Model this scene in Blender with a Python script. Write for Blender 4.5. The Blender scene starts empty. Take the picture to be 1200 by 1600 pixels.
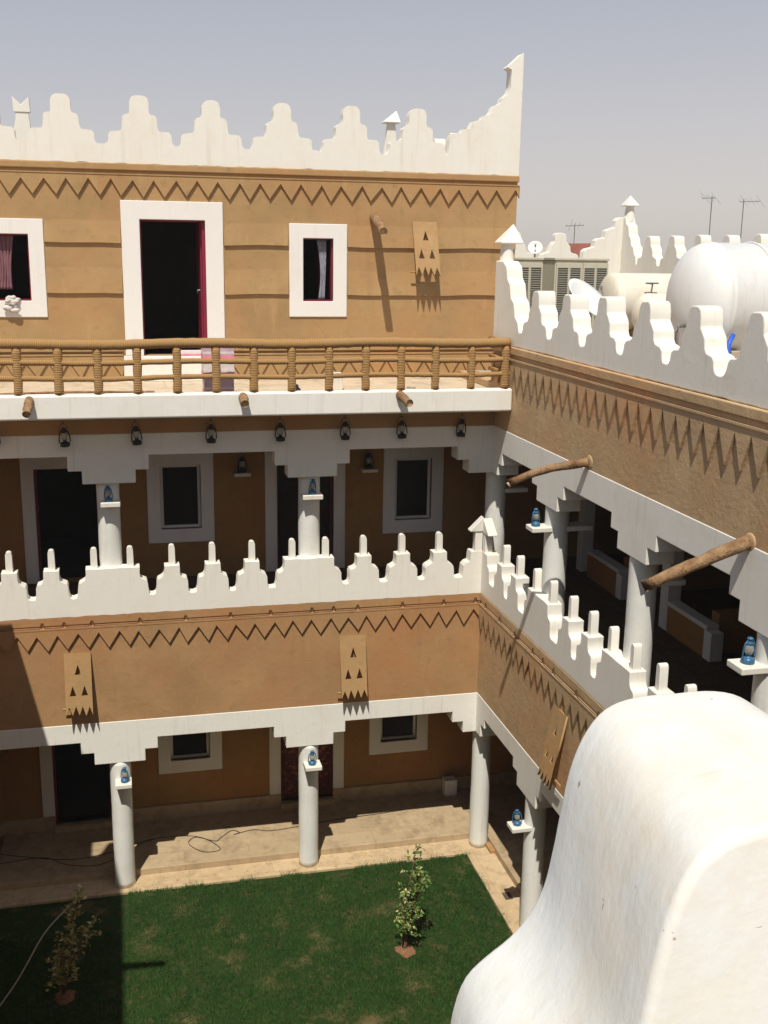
import bpy, bmesh, math, random
from mathutils import Vector, Matrix, noise
R = math.radians
random.seed(7)
scene = bpy.context.scene
COL = scene.collection

# ---------------------------------------------------------------- camera, sky, sun, exposure
cam_d = bpy.data.cameras.new("camera"); cam = bpy.data.objects.new("camera", cam_d); COL.objects.link(cam)
scene.camera = cam
yaw, pitch, roll = R(13.574), R(13.271), R(.853)
fw = Vector((math.sin(yaw)*math.cos(pitch), math.cos(yaw)*math.cos(pitch), -math.sin(pitch)))
rt = Vector((math.cos(yaw), -math.sin(yaw), 0)); up = rt.cross(fw)
r2 = rt*math.cos(roll) + up*math.sin(roll); u2 = up*math.cos(roll) - rt*math.sin(roll)
m = Matrix((r2, u2, -fw)).transposed().to_4x4(); m.translation = Vector((-5.717, -16.726, 10.229))
cam.matrix_world = m
cam_d.sensor_fit = 'VERTICAL'; cam_d.sensor_height = 36; cam_d.lens = 36*1727.5/1600
cam_d.clip_start = .05; cam_d.clip_end = 6000

SV = Vector((.21, .555, -1.0))                       # direction the sunlight travels
elev = math.atan2(1, math.hypot(SV.x, SV.y)); azim = math.atan2(-SV.x, -SV.y)
world = bpy.data.worlds.new("World"); scene.world = world; world.use_nodes = True
nt = world.node_tree; nt.nodes.clear()
sky = nt.nodes.new('ShaderNodeTexSky'); sky.sky_type = 'NISHITA'; sky.sun_disc = False
sky.sun_elevation = elev; sky.sun_rotation = azim
sky.air_density = 1.0; sky.dust_density = 2.0; sky.ozone_density = 1.0; sky.altitude = 600
tc = nt.nodes.new('ShaderNodeTexCoord'); sx = nt.nodes.new('ShaderNodeSeparateXYZ'); nt.links.new(tc.outputs['Generated'], sx.inputs[0])
mz = nt.nodes.new('ShaderNodeMath'); mz.operation = 'MULTIPLY_ADD'; mz.inputs[1].default_value = -.04    # dust thins towards the west (-x)
nt.links.new(sx.outputs['X'], mz.inputs[0]); nt.links.new(sx.outputs['Z'], mz.inputs[2])
rp = nt.nodes.new('ShaderNodeValToRGB'); rp.color_ramp.interpolation = 'B_SPLINE'; el = rp.color_ramp.elements
el[0].position = .0; el[0].color = (.64, .585, .545, 1); el[1].position = 1; el[1].color = (.21, .24, .32, 1)
for p_, c_ in ((.05, (.595, .55, .53)), (.13, (.50, .49, .52)), (.23, (.37, .40, .46)), (.5, (.28, .31, .39))):
    e_ = el.new(p_); e_.color = (*c_, 1)
nt.links.new(mz.outputs[0], rp.inputs[0])
bg = nt.nodes.new('ShaderNodeBackground'); bg.inputs[1].default_value = .012
bg2 = nt.nodes.new('ShaderNodeBackground'); bg2.inputs[1].default_value = .84
ad = nt.nodes.new('ShaderNodeAddShader'); wo = nt.nodes.new('ShaderNodeOutputWorld')
nt.links.new(sky.outputs[0], bg.inputs[0]); nt.links.new(rp.outputs[0], bg2.inputs[0])
nt.links.new(bg.outputs[0], ad.inputs[0]); nt.links.new(bg2.outputs[0], ad.inputs[1]); nt.links.new(ad.outputs[0], wo.inputs[0])
sun_d = bpy.data.lights.new("sun", 'SUN'); sun = bpy.data.objects.new("sun", sun_d); COL.objects.link(sun)
sun_d.energy = 3.9; sun_d.angle = R(.55); sun_d.color = (1, .945, .83)
sun.rotation_euler = SV.to_track_quat('-Z', 'Y').to_euler()
scene.view_settings.view_transform = 'Standard'; scene.view_settings.look = 'None'
scene.view_settings.exposure = .22; scene.view_settings.gamma = 1; scene.view_settings.use_curve_mapping = False

# ---------------------------------------------------------------- materials
class NG:
    def __init__(s, name):
        s.m = bpy.data.materials.new(name); s.m.use_nodes = True; s.t = s.m.node_tree; s.t.nodes.clear()
        s.out = s.n('ShaderNodeOutputMaterial'); s.b = s.n('ShaderNodeBsdfPrincipled')
        s.l(s.b.outputs[0], s.out.inputs[0]); s.g = s.n('ShaderNodeNewGeometry')
    def n(s, t): return s.t.nodes.new(t)
    def l(s, a, b): s.t.links.new(a, b)
    def pos(s, scale=(1, 1, 1)):
        mp = s.n('ShaderNodeMapping'); mp.inputs['Scale'].default_value = scale
        s.l(s.g.outputs['Position'], mp.inputs[0]); return mp.outputs[0]
    def noise(s, sc, det=4, rough=.55, scale=(1, 1, 1)):
        x = s.n('ShaderNodeTexNoise'); x.inputs['Scale'].default_value = sc; x.inputs['Detail'].default_value = det
        x.inputs['Roughness'].default_value = rough; s.l(s.pos(scale), x.inputs['Vector']); return x.outputs[0]
    def ramp(s, f, a, b):
        r = s.n('ShaderNodeMapRange'); r.inputs[1].default_value = a; r.inputs[2].default_value = b
        s.l(f, r.inputs[0]); return r.outputs[0]
    def mix(s, f, a, b, mode='MIX'):
        x = s.n('ShaderNodeMix'); x.data_type = 'RGBA'; x.blend_type = mode
        for i, v in ((0, f), (6, a), (7, b)):
            if hasattr(v, 'links'): s.l(v, x.inputs[i])
            else: x.inputs[i].default_value = v if i == 0 else (*v, 1)
        return x.outputs[2]
    def add(s, a, b, wa=1, wb=1):
        x = s.n('ShaderNodeMath'); x.operation = 'MULTIPLY'; s.l(a, x.inputs[0]); x.inputs[1].default_value = wa
        y = s.n('ShaderNodeMath'); y.operation = 'MULTIPLY_ADD'; s.l(b, y.inputs[0]); y.inputs[1].default_value = wb
        s.l(x.outputs[0], y.inputs[2]); return y.outputs[0]
    def bump(s, h, st, dist=.01):
        x = s.n('ShaderNodeBump'); x.inputs['Strength'].default_value = st; x.inputs['Distance'].default_value = dist
        s.l(h, x.inputs['Height']); s.l(x.outputs[0], s.b.inputs['Normal'])
    def cracks(s, sc, width=.004, lo=.52, hi=.6):
        nz = s.n('ShaderNodeTexNoise'); nz.inputs['Scale'].default_value = sc*1.7; nz.inputs['Detail'].default_value = 3; s.l(s.g.outputs['Position'], nz.inputs['Vector'])
        mx = s.n('ShaderNodeVectorMath'); mx.operation = 'MULTIPLY_ADD'; s.l(nz.outputs[1], mx.inputs[0]); mx.inputs[1].default_value = (.38/sc,)*3; s.l(s.g.outputs['Position'], mx.inputs[2])
        v = s.n('ShaderNodeTexVoronoi'); v.feature = 'DISTANCE_TO_EDGE'; v.inputs['Scale'].default_value = sc; s.l(mx.outputs[0], v.inputs['Vector'])
        a = s.ramp(v.outputs['Distance'], width*sc, 0); b = s.ramp(s.noise(sc*.6, 3), lo, hi)
        x = s.n('ShaderNodeMath'); x.operation = 'MULTIPLY'; s.l(a, x.inputs[0]); s.l(b, x.inputs[1]); x.use_clamp = True; return x.outputs[0]
    def mul(s, a, k):
        x = s.n('ShaderNodeMath'); x.operation = 'MULTIPLY'; s.l(a, x.inputs[0]); x.inputs[1].default_value = k; return x.outputs[0]
    def done(s, col, rough=.8, metal=0, spec=.3):
        if hasattr(col, 'links'): s.l(col, s.b.inputs['Base Color'])
        else: s.b.inputs['Base Color'].default_value = (*col, 1)
        s.b.inputs['Roughness'].default_value = rough; s.b.inputs['Metallic'].default_value = metal
        s.b.inputs['Specular IOR Level'].default_value = spec; return s.m

def mud(name, base, red=(1.1, .9, .8), bump=.5):
    g = NG(name); d = tuple(c*.80 for c in base); l = tuple(min(1, c*1.12) for c in base)
    n1 = g.noise(.9, 6, .68); n2 = g.noise(5, 5, .62, (1, 1, 1.35)); n3 = g.noise(75, 3, .7); n4 = g.noise(.5, 4, .6)
    c = g.mix(g.ramp(n1, .3, .72), d, l)
    c = g.mix(g.ramp(n4, .45, .68), c, tuple(a*b for a, b in zip(base, red)))
    c = g.mix(g.ramp(n2, .56, .75), c, tuple(x*.78 for x in base))
    f = g.n('ShaderNodeMath'); f.operation = 'MULTIPLY'; g.l(g.ramp(n3, .62, .72), f.inputs[0]); f.inputs[1].default_value = .35
    c = g.mix(f.outputs[0], c, tuple(x*.6 for x in base))
    st = g.noise(2.4, 4, .6, (2.2, 2.2, .16)); c = g.mix(g.mul(g.ramp(st, .60, .76), .30), c, tuple(x*.62 for x in base))
    st2 = g.noise(3.1, 4, .6, (1.6, 1.6, .5)); c = g.mix(g.mul(g.ramp(st2, .60, .72), .35), c, tuple(min(1, x*1.3) for x in base))
    c = g.mix(g.mul(g.cracks(1.1), .6), c, tuple(x*.5 for x in base))
    g.bump(g.add(g.add(n3, n2, .3, .9), g.noise(19, 5, .65), 1, .6), bump, .02)
    return g.done(c, .93, spec=.15)

def white(name, base=(.78, .765, .73), dirt=(.62, .55, .42), amt=.25, bump=.25, rough=.7):
    g = NG(name)
    n1 = g.noise(1.6, 5, .62); n2 = g.noise(9, 5, .65, (1, 1, .45)); n3 = g.noise(60, 3, .6)
    f = g.n('ShaderNodeMath'); f.operation = 'MULTIPLY'; g.l(g.ramp(n1, .5, .8), f.inputs[0]); f.inputs[1].default_value = amt
    c = g.mix(f.outputs[0], base, dirt)
    f2 = g.n('ShaderNodeMath'); f2.operation = 'MULTIPLY'; g.l(g.ramp(n2, .58, .76), f2.inputs[0]); f2.inputs[1].default_value = amt*.7
    c = g.mix(f2.outputs[0], c, tuple(x*.86 for x in dirt))
    n4 = g.noise(2.6, 5, .7, (1, 1, 3))
    f3 = g.n('ShaderNodeMath'); f3.operation = 'MULTIPLY'; g.l(g.ramp(n4, .63, .7), f3.inputs[0]); f3.inputs[1].default_value = amt*.8
    c = g.mix(f3.outputs[0], c, dirt)
    st = g.noise(4.5, 4, .65, (2, 2, .14)); c = g.mix(g.mul(g.ramp(st, .56, .74), amt*.9), c, tuple(x*.72 for x in dirt))
    c = g.mix(g.mul(g.cracks(2.0, .0018, .56, .64), .28), c, tuple(x*.6 for x in dirt))
    g.bump(g.add(g.add(n3, n2, .3, .9), g.noise(14, 3, .5), 1, .6), bump, .012)
    return g.done(c, rough)

def plain(name, col, rough=.6, metal=0, var=.15, sc=12, bump=0.0, spec=.4):
    g = NG(name); n = g.noise(sc, 4, .6)
    c = g.mix(g.ramp(n, .3, .7), tuple(x*(1-var) for x in col), tuple(min(1, x*(1+var)) for x in col))
    if bump: g.bump(g.noise(sc*4, 3), bump, .005)
    return g.done(c, rough, metal, spec)

M = {}
M['mud_room'] = mud('mud_plaster_room', (.415, .265, .125), (1.06, .93, .88), .28)
M['mud_band'] = mud('mud_plaster_band', (.43, .255, .122), (1.04, .86, .8), .28)
M['mud_right'] = mud('mud_plaster_right', (.55, .385, .22), bump=.55)
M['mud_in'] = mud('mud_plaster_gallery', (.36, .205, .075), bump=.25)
M['white'] = white('white_plaster', (.83, .81, .755), amt=.3, bump=.2)
M['white_roof'] = white('cream_white_plaster', (.78, .755, .69), (.66, .55, .38), .26)
M['white_low'] = white('lower_parapet_plaster', (.83, .80, .735), (.68, .58, .42), .26)
g = NG('near_white_plaster')
n1 = g.noise(3.2, 6, .7); n2 = g.noise(9, 5, .72, (1, 2.2, 1)); n3 = g.noise(38, 3, .6); n5 = g.noise(120, 2, .6, (1, 1, .25))
c = g.mix(g.ramp(n1, .46, .70), (.715, .72, .70), (.70, .65, .56)); c = g.mix(g.ramp(n2, .63, .76), c, (.71, .63, .50))
c = g.mix(g.ramp(g.noise(13, 4, .75, (1, 2, 1)), .69, .72), c, (.34, .24, .15)); c = g.mix(g.ramp(n1, .30, .40), (.67, .68, .68), c)
c = g.mix(g.mul(g.ramp(g.noise(5, 4, .6, (1, 1, .12)), .58, .74), .35), c, (.60, .57, .50))
tr = g.noise(20, 4, .6, (1, 1, .22)); ch = g.ramp(g.noise(16, 3, .5), .735, .75)
c = g.mix(g.mul(ch, .5), c, (.60, .55, .46))
g.bump(g.add(g.add(g.add(n3, tr, .5, 1.2), g.noise(11, 4, .6), 1, 1.2), ch, 1, -1.2), .30, .006); M['white_near'] = g.done(c, .75)
M['column'] = white('column_paint', (.79, .79, .75), (.58, .52, .42), .3, .3, .5)
M['frame'] = white('frame_paint', (.80, .775, .74), (.6, .52, .42), .15, .1, .6)
M['shelf'] = white('shelf_plaster', (.76, .73, .66), (.6, .45, .3), .35, .2)
M['crimson'] = plain('crimson_paint', (.25, .02, .045), .45)
M['glass'] = plain('dark_glass', (.012, .012, .012), .25, spec=.12)
M['dark'] = plain('dark_interior', (.03, .022, .016), .9)  # near-black colour stands in for unlit rooms behind the openings
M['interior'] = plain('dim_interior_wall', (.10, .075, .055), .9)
M['blue'] = plain('blue_enamel', (.04, .14, .27), .35, .1, .2, 60)
M['black'] = plain('black_enamel', (.015, .014, .018), .4, .2, .2, 60)
g = NG('lantern_glass'); g.b.inputs['Transmission Weight'].default_value = .55; M['lglass'] = g.done((.55, .55, .5), .2, spec=.5)
M['tank'] = white('tank_fibreglass', (.76, .765, .76), (.62, .58, .48), .32, .06, .38)
M['creamtank'] = white('cream_tank_shell', (.78, .73, .62), (.6, .5, .36), .4, .2)
M['ac'] = plain('beige_metal_sheet', (.56, .53, .42), .5, .1, .06, 5)
M['slat'] = plain('louver_metal', (.20, .19, .155), .5, .1, .1, 20)
M['acdark'] = plain('louver_shadow', (.07, .065, .05), .8)
M['steel'] = plain('antenna_steel', (.20, .20, .20), .5, .3)
M['bluepipe'] = plain('blue_plastic', (.03, .12, .62), .4)
M['wire'] = plain('black_cable', (.02, .018, .016), .6)
M['cord'] = plain('brown_cord', (.10, .06, .035), .8)
M['cloth'] = plain('white_cloth', (.62, .58, .54), .9, var=.2, sc=30)
M['curtain'] = plain('grey_curtain', (.30, .30, .36), .9, var=.2, sc=20)
M['mauve'] = plain('mauve_curtain', (.22, .10, .12), .9)
M['pink'] = plain('pink_carton', (.80, .27, .38), .7, var=.2, sc=9)
M['cartonwhite'] = plain('white_carton', (.72, .66, .66), .7, var=.1)
M['cartonmauve'] = plain('mauve_carton', (.56, .42, .50), .7)
M['tile'] = plain('red_roof_tile', (.32, .10, .07), .8, var=.3, sc=6)

def rope(name, axis):
    g = NG(name); w = g.n('ShaderNodeTexWave'); w.wave_type = 'BANDS'; w.bands_direction = axis
    w.inputs['Scale'].default_value = 13; w.inputs['Distortion'].default_value = 1.6; w.inputs['Detail'].default_value = 2
    w.inputs['Detail Scale'].default_value = 3; g.l(g.pos(), w.inputs['Vector'])
    c = g.mix(w.outputs[1], (.33, .185, .07), (.47, .285, .115)); c = g.mix(g.ramp(g.noise(8, 4), .4, .7), c, (.40, .24, .11))
    g.bump(w.outputs[1], .6, .010); return g.done(c, .95, spec=.1)
M['rope_x'] = rope('rope_wrap_rail', 'X'); M['rope_z'] = rope('rope_wrap_post', 'Z')

g = NG('old_log_wood')
n1 = g.noise(5, 5, .65, (1, 1, 1)); n2 = g.noise(40, 4, .6)
c = g.mix(g.ramp(n1, .35, .68), (.17, .09, .045), (.42, .27, .15)); c = g.mix(g.ramp(n2, .55, .7), c, (.12, .06, .03))
g.bump(g.add(n1, n2, 1.5, .6), .9, .02); M['log'] = g.done(c, .9, spec=.15)
M['logend'] = plain('cut_wood', (.50, .33, .17), .9, var=.3, sc=25)

g = NG('ornate_door_wood')
n = g.noise(14, 4); vo = g.n('ShaderNodeTexVoronoi'); vo.inputs['Scale'].default_value = 11; g.l(g.pos(), vo.inputs['Vector'])
c = g.mix(g.ramp(vo.outputs['Distance'], .2, .45), (.34, .10, .05), (.10, .02, .015)); M['door'] = g.done(c, .6)

def stone(name, a, b, sc, mortar, bumpst=.2):
    g = NG(name); br = g.n('ShaderNodeTexBrick'); br.inputs['Scale'].default_value = 1.0
    br.inputs['Brick Width'].default_value = sc[0]; br.inputs['Row Height'].default_value = sc[1]
    br.inputs['Mortar Size'].default_value = .006; br.inputs['Mortar Smooth'].default_value = .3
    br.inputs['Color1'].default_value = (*a, 1); br.inputs['Color2'].default_value = (*b, 1); br.inputs['Mortar'].default_value = (*mortar, 1)
    g.l(g.pos(), br.inputs['Vector'])
    n1 = g.noise(3.0, 6, .7); n2 = g.noise(16, 5, .7)
    c = g.mix(g.ramp(n1, .48, .66), br.outputs[0], tuple(x*.74 for x in b)); c = g.mix(g.mul(g.ramp(g.noise(7, 5, .7), .5, .7), .5), c, tuple(min(1, x*1.25) for x in a)); c = g.mix(g.ramp(n2, .6, .74), c, (.50, .27, .12))
    g.bump(g.add(br.outputs[1], n2, -1, .3), bumpst, .01); return g.done(c, .75)
M['paving'] = stone('gallery_paving', (.46, .35, .22), (.42, .315, .195), (1.1, .8), (.34, .25, .155))
M['balcony'] = stone('dusty_balcony_screed', (.62, .50, .36), (.58, .47, .34), (2.5, .9), (.36, .28, .2))
M['curb'] = stone('kerb_stone', (.58, .44, .27), (.53, .39, .235), (1.4, 1.4), (.42, .30, .18))
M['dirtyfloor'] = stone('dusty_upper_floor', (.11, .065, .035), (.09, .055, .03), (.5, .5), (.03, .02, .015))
M['bounce_deck'] = plain('bounce_screed', (.50, .48, .44), .9, var=.12, sc=2)
M['concrete'] = plain('roof_screed', (.42, .36, .28), .9, var=.25, sc=2, bump=.3)
g = NG('desert_ground'); n = g.noise(.03, 6, .6); M['sand'] = g.done(g.mix(g.ramp(n, .3, .7), (.42, .34, .25), (.50, .42, .33)), .95)
g = NG('lawn_soil'); n = g.noise(1.7, 5, .65); n2 = g.noise(14, 4)
c = g.mix(g.ramp(n, .54, .70), (.022, .045, .012), (.13, .10, .05)); c = g.mix(g.ramp(n2, .55, .75), c, (.09, .07, .03)); M['lawn'] = g.done(c, 1, spec=.05)
g = NG('grass_blades'); n = g.noise(1.3, 5, .65); n2 = g.noise(30, 2)
c = g.mix(g.ramp(n, .32, .66), (.013, .058, .009), (.040, .098, .018)); c = g.mix(g.ramp(g.noise(4.5, 4, .7), .54, .74), c, (.075, .10, .032)); c = g.mix(g.ramp(n2, .6, .78), c, (.17, .15, .07))
g.b.inputs['Roughness'].default_value = .7; M['grass'] = g.done(c, .75, spec=.15)
def leafmat(name, a, b):
    g = NG(name); n = g.noise(23, 3); return g.done(g.mix(g.ramp(n, .35, .65), a, b), .5, spec=.3)
M['leaf'] = leafmat('sapling_leaf', (.045, .115, .02), (.16, .24, .05)); M['leaf2'] = leafmat('sapling_young_leaf', (.42, .40, .14), (.55, .50, .25))
M['leaf3'] = leafmat('sapling_dry_leaf', (.19, .18, .045), (.42, .34, .10))
M['bark'] = plain('sapling_bark', (.16, .10, .06), .9); M['redsoil'] = plain('red_soil', (.21, .105, .055), 1, var=.3, sc=25, bump=.6)

# ---------------------------------------------------------------- helpers
def root_origin(p):
    v = Vector((0, 0, 0))
    while p: v += Vector(p.location); p = p.parent
    return v
def thing(name, label, cat, loc=(0, 0, 0), group=None, rotz=0):
    o = bpy.data.objects.new(name, None); COL.objects.link(o); o.location = loc; o.empty_display_size = .2
    o.rotation_euler = (0, 0, rotz); o['label'] = label; o['category'] = cat
    if group: o['group'] = group
    return o
def mk(name, bm, mat, parent=None, bevel=0, smooth=False, seg=2, weld=True, recalc=True):
    if weld: bmesh.ops.remove_doubles(bm, verts=bm.verts, dist=1e-5)
    if recalc: bmesh.ops.recalc_face_normals(bm, faces=bm.faces)
    if parent: bmesh.ops.translate(bm, verts=bm.verts, vec=-root_origin(parent))
    me = bpy.data.meshes.new(name); bm.to_mesh(me); bm.free()
    mats = mat if isinstance(mat, (list, tuple)) else [mat]
    for x in mats: me.materials.append(M[x])
    o = bpy.data.objects.new(name, me); COL.objects.link(o)
    if parent: o.parent = parent
    if smooth: me.polygons.foreach_set('use_smooth', [True]*len(me.polygons))
    if bevel:
        b = o.modifiers.new('bevel', 'BEVEL'); b.width = bevel; b.segments = seg; b.limit_method = 'ANGLE'; b.angle_limit = R(28)
        b.harden_normals = True
        me.polygons.foreach_set('use_smooth', [True]*len(me.polygons))
    return o
def tag(o, label=None, cat=None, group=None, kind=None):
    for k, v in (('label', label), ('category', cat), ('group', group), ('kind', kind)):
        if v: o[k] = v
    return o
def B(): return bmesh.new()
def box(bm, x0, x1, y0, y1, z0, z1):
    vs = [bm.verts.new(p) for p in ((x0,y0,z0),(x1,y0,z0),(x1,y1,z0),(x0,y1,z0),(x0,y0,z1),(x1,y0,z1),(x1,y1,z1),(x0,y1,z1))]
    for f in ((0,3,2,1),(4,5,6,7),(0,1,5,4),(1,2,6,5),(2,3,7,6),(3,0,4,7)): bm.faces.new([vs[i] for i in f])
    return bm
def prism(bm, pts, axis, a0, a1):
    f = {'y': lambda u, v, a: (u, a, v), 'x': lambda u, v, a: (a, u, v), 'z': lambda u, v, a: (u, v, a)}[axis]
    A = [bm.verts.new(f(u, v, a0)) for u, v in pts]; C = [bm.verts.new(f(u, v, a1)) for u, v in pts]; n = len(pts)
    bm.faces.new(A); bm.faces.new(C[::-1])
    for i in range(n): bm.faces.new((A[i], C[i], C[(i+1) % n], A[(i+1) % n]))
    return bm
def tube(bm, pts, rad, seg=10, cap=True):
    pts = [Vector(p) for p in pts]; n = len(pts)
    rad = rad if isinstance(rad, (list, tuple)) else [rad]*n
    rings = []; ref = Vector((0, 0, 1))
    for i, p in enumerate(pts):
        d = (pts[min(i+1, n-1)]-pts[max(i-1, 0)]).normalized()
        if abs(d.dot(ref)) > .95: ref = Vector((1, 0, 0)) if abs(d.x) < .9 else Vector((0, 1, 0))
        a = d.cross(ref).normalized(); b = d.cross(a).normalized(); ref = -b if False else ref
        rings.append([bm.verts.new(p+(a*math.cos(t)+b*math.sin(t))*rad[i]) for t in [2*math.pi*k/seg for k in range(seg)]])
    for i in range(n-1):
        for k in range(seg): bm.faces.new((rings[i][k], rings[i][(k+1) % seg], rings[i+1][(k+1) % seg], rings[i+1][k]))
    if cap:
        for r_ in (rings[0], rings[-1]): bm.faces.new(r_)
    return bm
def lathe(bm, prof, c, seg=20):
    rings = [[bm.verts.new((c[0]+r_*math.cos(2*math.pi*k/seg), c[1]+r_*math.sin(2*math.pi*k/seg), c[2]+z)) for k in range(seg)] for r_, z in prof]
    for i in range(len(rings)-1):
        for k in range(seg): bm.faces.new((rings[i][k], rings[i][(k+1) % seg], rings[i+1][(k+1) % seg], rings[i+1][k]))
    bm.faces.new(rings[0][::-1]); bm.faces.new(rings[-1]); return bm
def holed(bm, x0, x1, z0, z1, holes, axis, a0, a1):
    """wall slab with rectangular openings; holes = (u0,u1,v0,v1)"""
    us = sorted({x0, x1, *[h[0] for h in holes], *[h[1] for h in holes]}); vs = sorted({z0, z1, *[h[2] for h in holes], *[h[3] for h in holes]})
    us = [u for u in us if x0 <= u <= x1]; vs = [v for v in vs if z0 <= v <= z1]
    f = {'y': lambda u, v, a: (u, a, v), 'x': lambda u, v, a: (a, u, v)}[axis]
    solid = lambda i, j: 0 <= i < len(us)-1 and 0 <= j < len(vs)-1 and not any(h[0] < (us[i]+us[i+1])/2 < h[1] and h[2] < (vs[j]+vs[j+1])/2 < h[3] for h in holes)
    for i in range(len(us)-1):
        for j in range(len(vs)-1):
            if not solid(i, j): continue
            c = [(us[i], vs[j]), (us[i+1], vs[j]), (us[i+1], vs[j+1]), (us[i], vs[j+1])]
            bm.faces.new([bm.verts.new(f(*p, a0)) for p in c]); bm.faces.new([bm.verts.new(f(*p, a1)) for p in c])
            for (di, dj, k) in ((0, -1, 0), (1, 0, 1), (0, 1, 2), (-1, 0, 3)):
                if not solid(i+di, j+dj):
                    p, q = c[k], c[(k+1) % 4]; bm.faces.new([bm.verts.new(v) for v in (f(*p, a0), f(*q, a0), f(*q, a1), f(*p, a1))])
    return bm
def ring_frame(bm, x0, x1, z0, z1, w, y0, y1, bottom=True):
    """raised surround round an opening x0..x1, z0..z1 (opening), width w"""
    if bottom: return holed(bm, x0-w, x1+w, z0-w*1.1, z1+w, [(x0, x1, z0, z1)], 'y', y0, y1)
    return holed(bm, x0-w, x1+w, z0, z1+w, [(x0, x1, z0-1, z1)], 'y', y0, y1)
def jit(a): return random.uniform(-a, a)

# ---------------------------------------------------------------- parapet outlines
ROOM_HALF = [(0, .73), (.07, .728), (.12, .70), (.148, .63), (.15, .50), (.165, .46), (.235, .44), (.262, .40), (.272, .26), (.295, .215), (.45, .20), (.485, .165), (.495, .06), (.52, .015), (.545, 0)]
ROOF_HALF = [(0, .64), (.07, .638), (.115, .61), (.14, .54), (.15, .44), (.20, .385), (.245, .33), (.262, .23), (.30, .185), (.41, .17), (.455, .13), (.475, .05), (.50, .01), (.535, 0)]
def merlon_line(centres, half, zdip, start, end, j=.014):
    """upper outline from start to end (start<end) through the merlon centres"""
    pts = []
    for c in sorted(centres):
        jx, jz, js = jit(j), jit(j*1.6), 1+jit(.045)
        L = [(c+jx-dx*js, zdip+dz*(1+jz)+jit(.006)) for dx, dz in half[::-1]]; Rr = [(c+jx+dx*js, zdip+dz*(1+jz)+jit(.006)) for dx, dz in half[1:]]
        pts += L + Rr
    return [p for p in pts if start < p[0] < end]
def wobble(pts, step=.05, amp=.007, seed=0.0):
    out = []; n = len(pts)
    for i in range(n):
        a, b = Vector(pts[i]), Vector(pts[(i+1) % n]); L = (b-a).length; k = max(1, int(L/step))
        for j in range(k):
            p = a.lerp(b, j/k); q = Vector((p.x*5.3+seed, p.y*5.3, seed))
            out.append((p.x+amp*noise.noise(q)+amp*.4*noise.noise(q*3.1), p.y+amp*noise.noise(q+Vector((9, 4, 1)))+amp*.4*noise.noise(q*2.9)))
    return out
def parapet(name, top, u0, u1, z0, axis, a0, a1, mat, parent, bevel=.028, extra=None):
    """top: outline points sorted by u; closes down to z0"""
    bm = B(); pts = [(u0, z0), (u0, top[0][1])] + top + [(u1, top[-1][1]), (u1, z0)]
    cl = [pts[0]]
    for p in pts[1:]:
        if (p[0]-cl[-1][0])**2+(p[1]-cl[-1][1])**2 > 1e-6: cl.append(p)
    prism(bm, wobble(cl, .05, .010, a0*7), axis, a0, a1)
    if extra: extra(bm)
    return mk(name, bm, mat, parent, bevel, seg=3)
def zigzag(bm, u0, u1, ztop, zpeak, ztip, pitch, axis, a0, a1, phase=0.0):
    pts = []; u = u0+phase-pitch; k = 0
    while u < u1+pitch:
        pts.append((u+jit(.012), zpeak+jit(.012))); pts.append((u+pitch/2+jit(.014), ztip+jit(.016))); u += pitch
    ins = [p for p in pts if u0 < p[0] < u1]
    poly = [(u0, ztop), (u0, (zpeak+ztip)/2)] + ins + [(u1, (zpeak+ztip)/2), (u1, ztop)]
    return prism(bm, poly, axis, a0, a1)
def pyramid_cap(bm, x0, x1, y0, y1, z0, ax, ay, z1):
    b = [bm.verts.new(p) for p in ((x0,y0,z0),(x1,y0,z0),(x1,y1,z0),(x0,y1,z0))]
    e = [bm.verts.new((p[0], p[1], z0+.025)) for p in ((x0,y0),(x1,y0),(x1,y1),(x0,y1))]; t = bm.verts.new((ax, ay, z1))
    bm.faces.new(b[::-1])
    for i in range(4): bm.faces.new((b[i], b[(i+1)%4], e[(i+1)%4], e[i])); bm.faces.new((e[i], e[(i+1)%4], t))

# ================================================================ SETTING
bm = B(); box(bm, -1500, 1500, -1500, 1500, -.6, -.08); tag(mk('ground', bm, 'sand'), kind='structure')
bm = B(); box(bm, -8.0, -.13, -15, -.1, -.2, -.045); tag(mk('lawn', bm, 'lawn'), kind='structure')
bm = B(); prism(bm, [(-8.0, -.1), (-.13, -.1), (-.13, -15), (.36, -15), (.36, .36), (-8.0, .36)], 'z', -.2, 0)
tag(mk('kerb', bm, 'curb', bevel=.012), kind='structure')
bm = B(); prism(bm, [(-8.0, .36), (.36, .36), (.36, -15), (4.5, -15), (4.5, 2.0), (-8.0, 2.0)], 'z', -.2, .11)
tag(mk('gallery_floor', bm, 'paving', bevel=.012), kind='structure')
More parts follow.
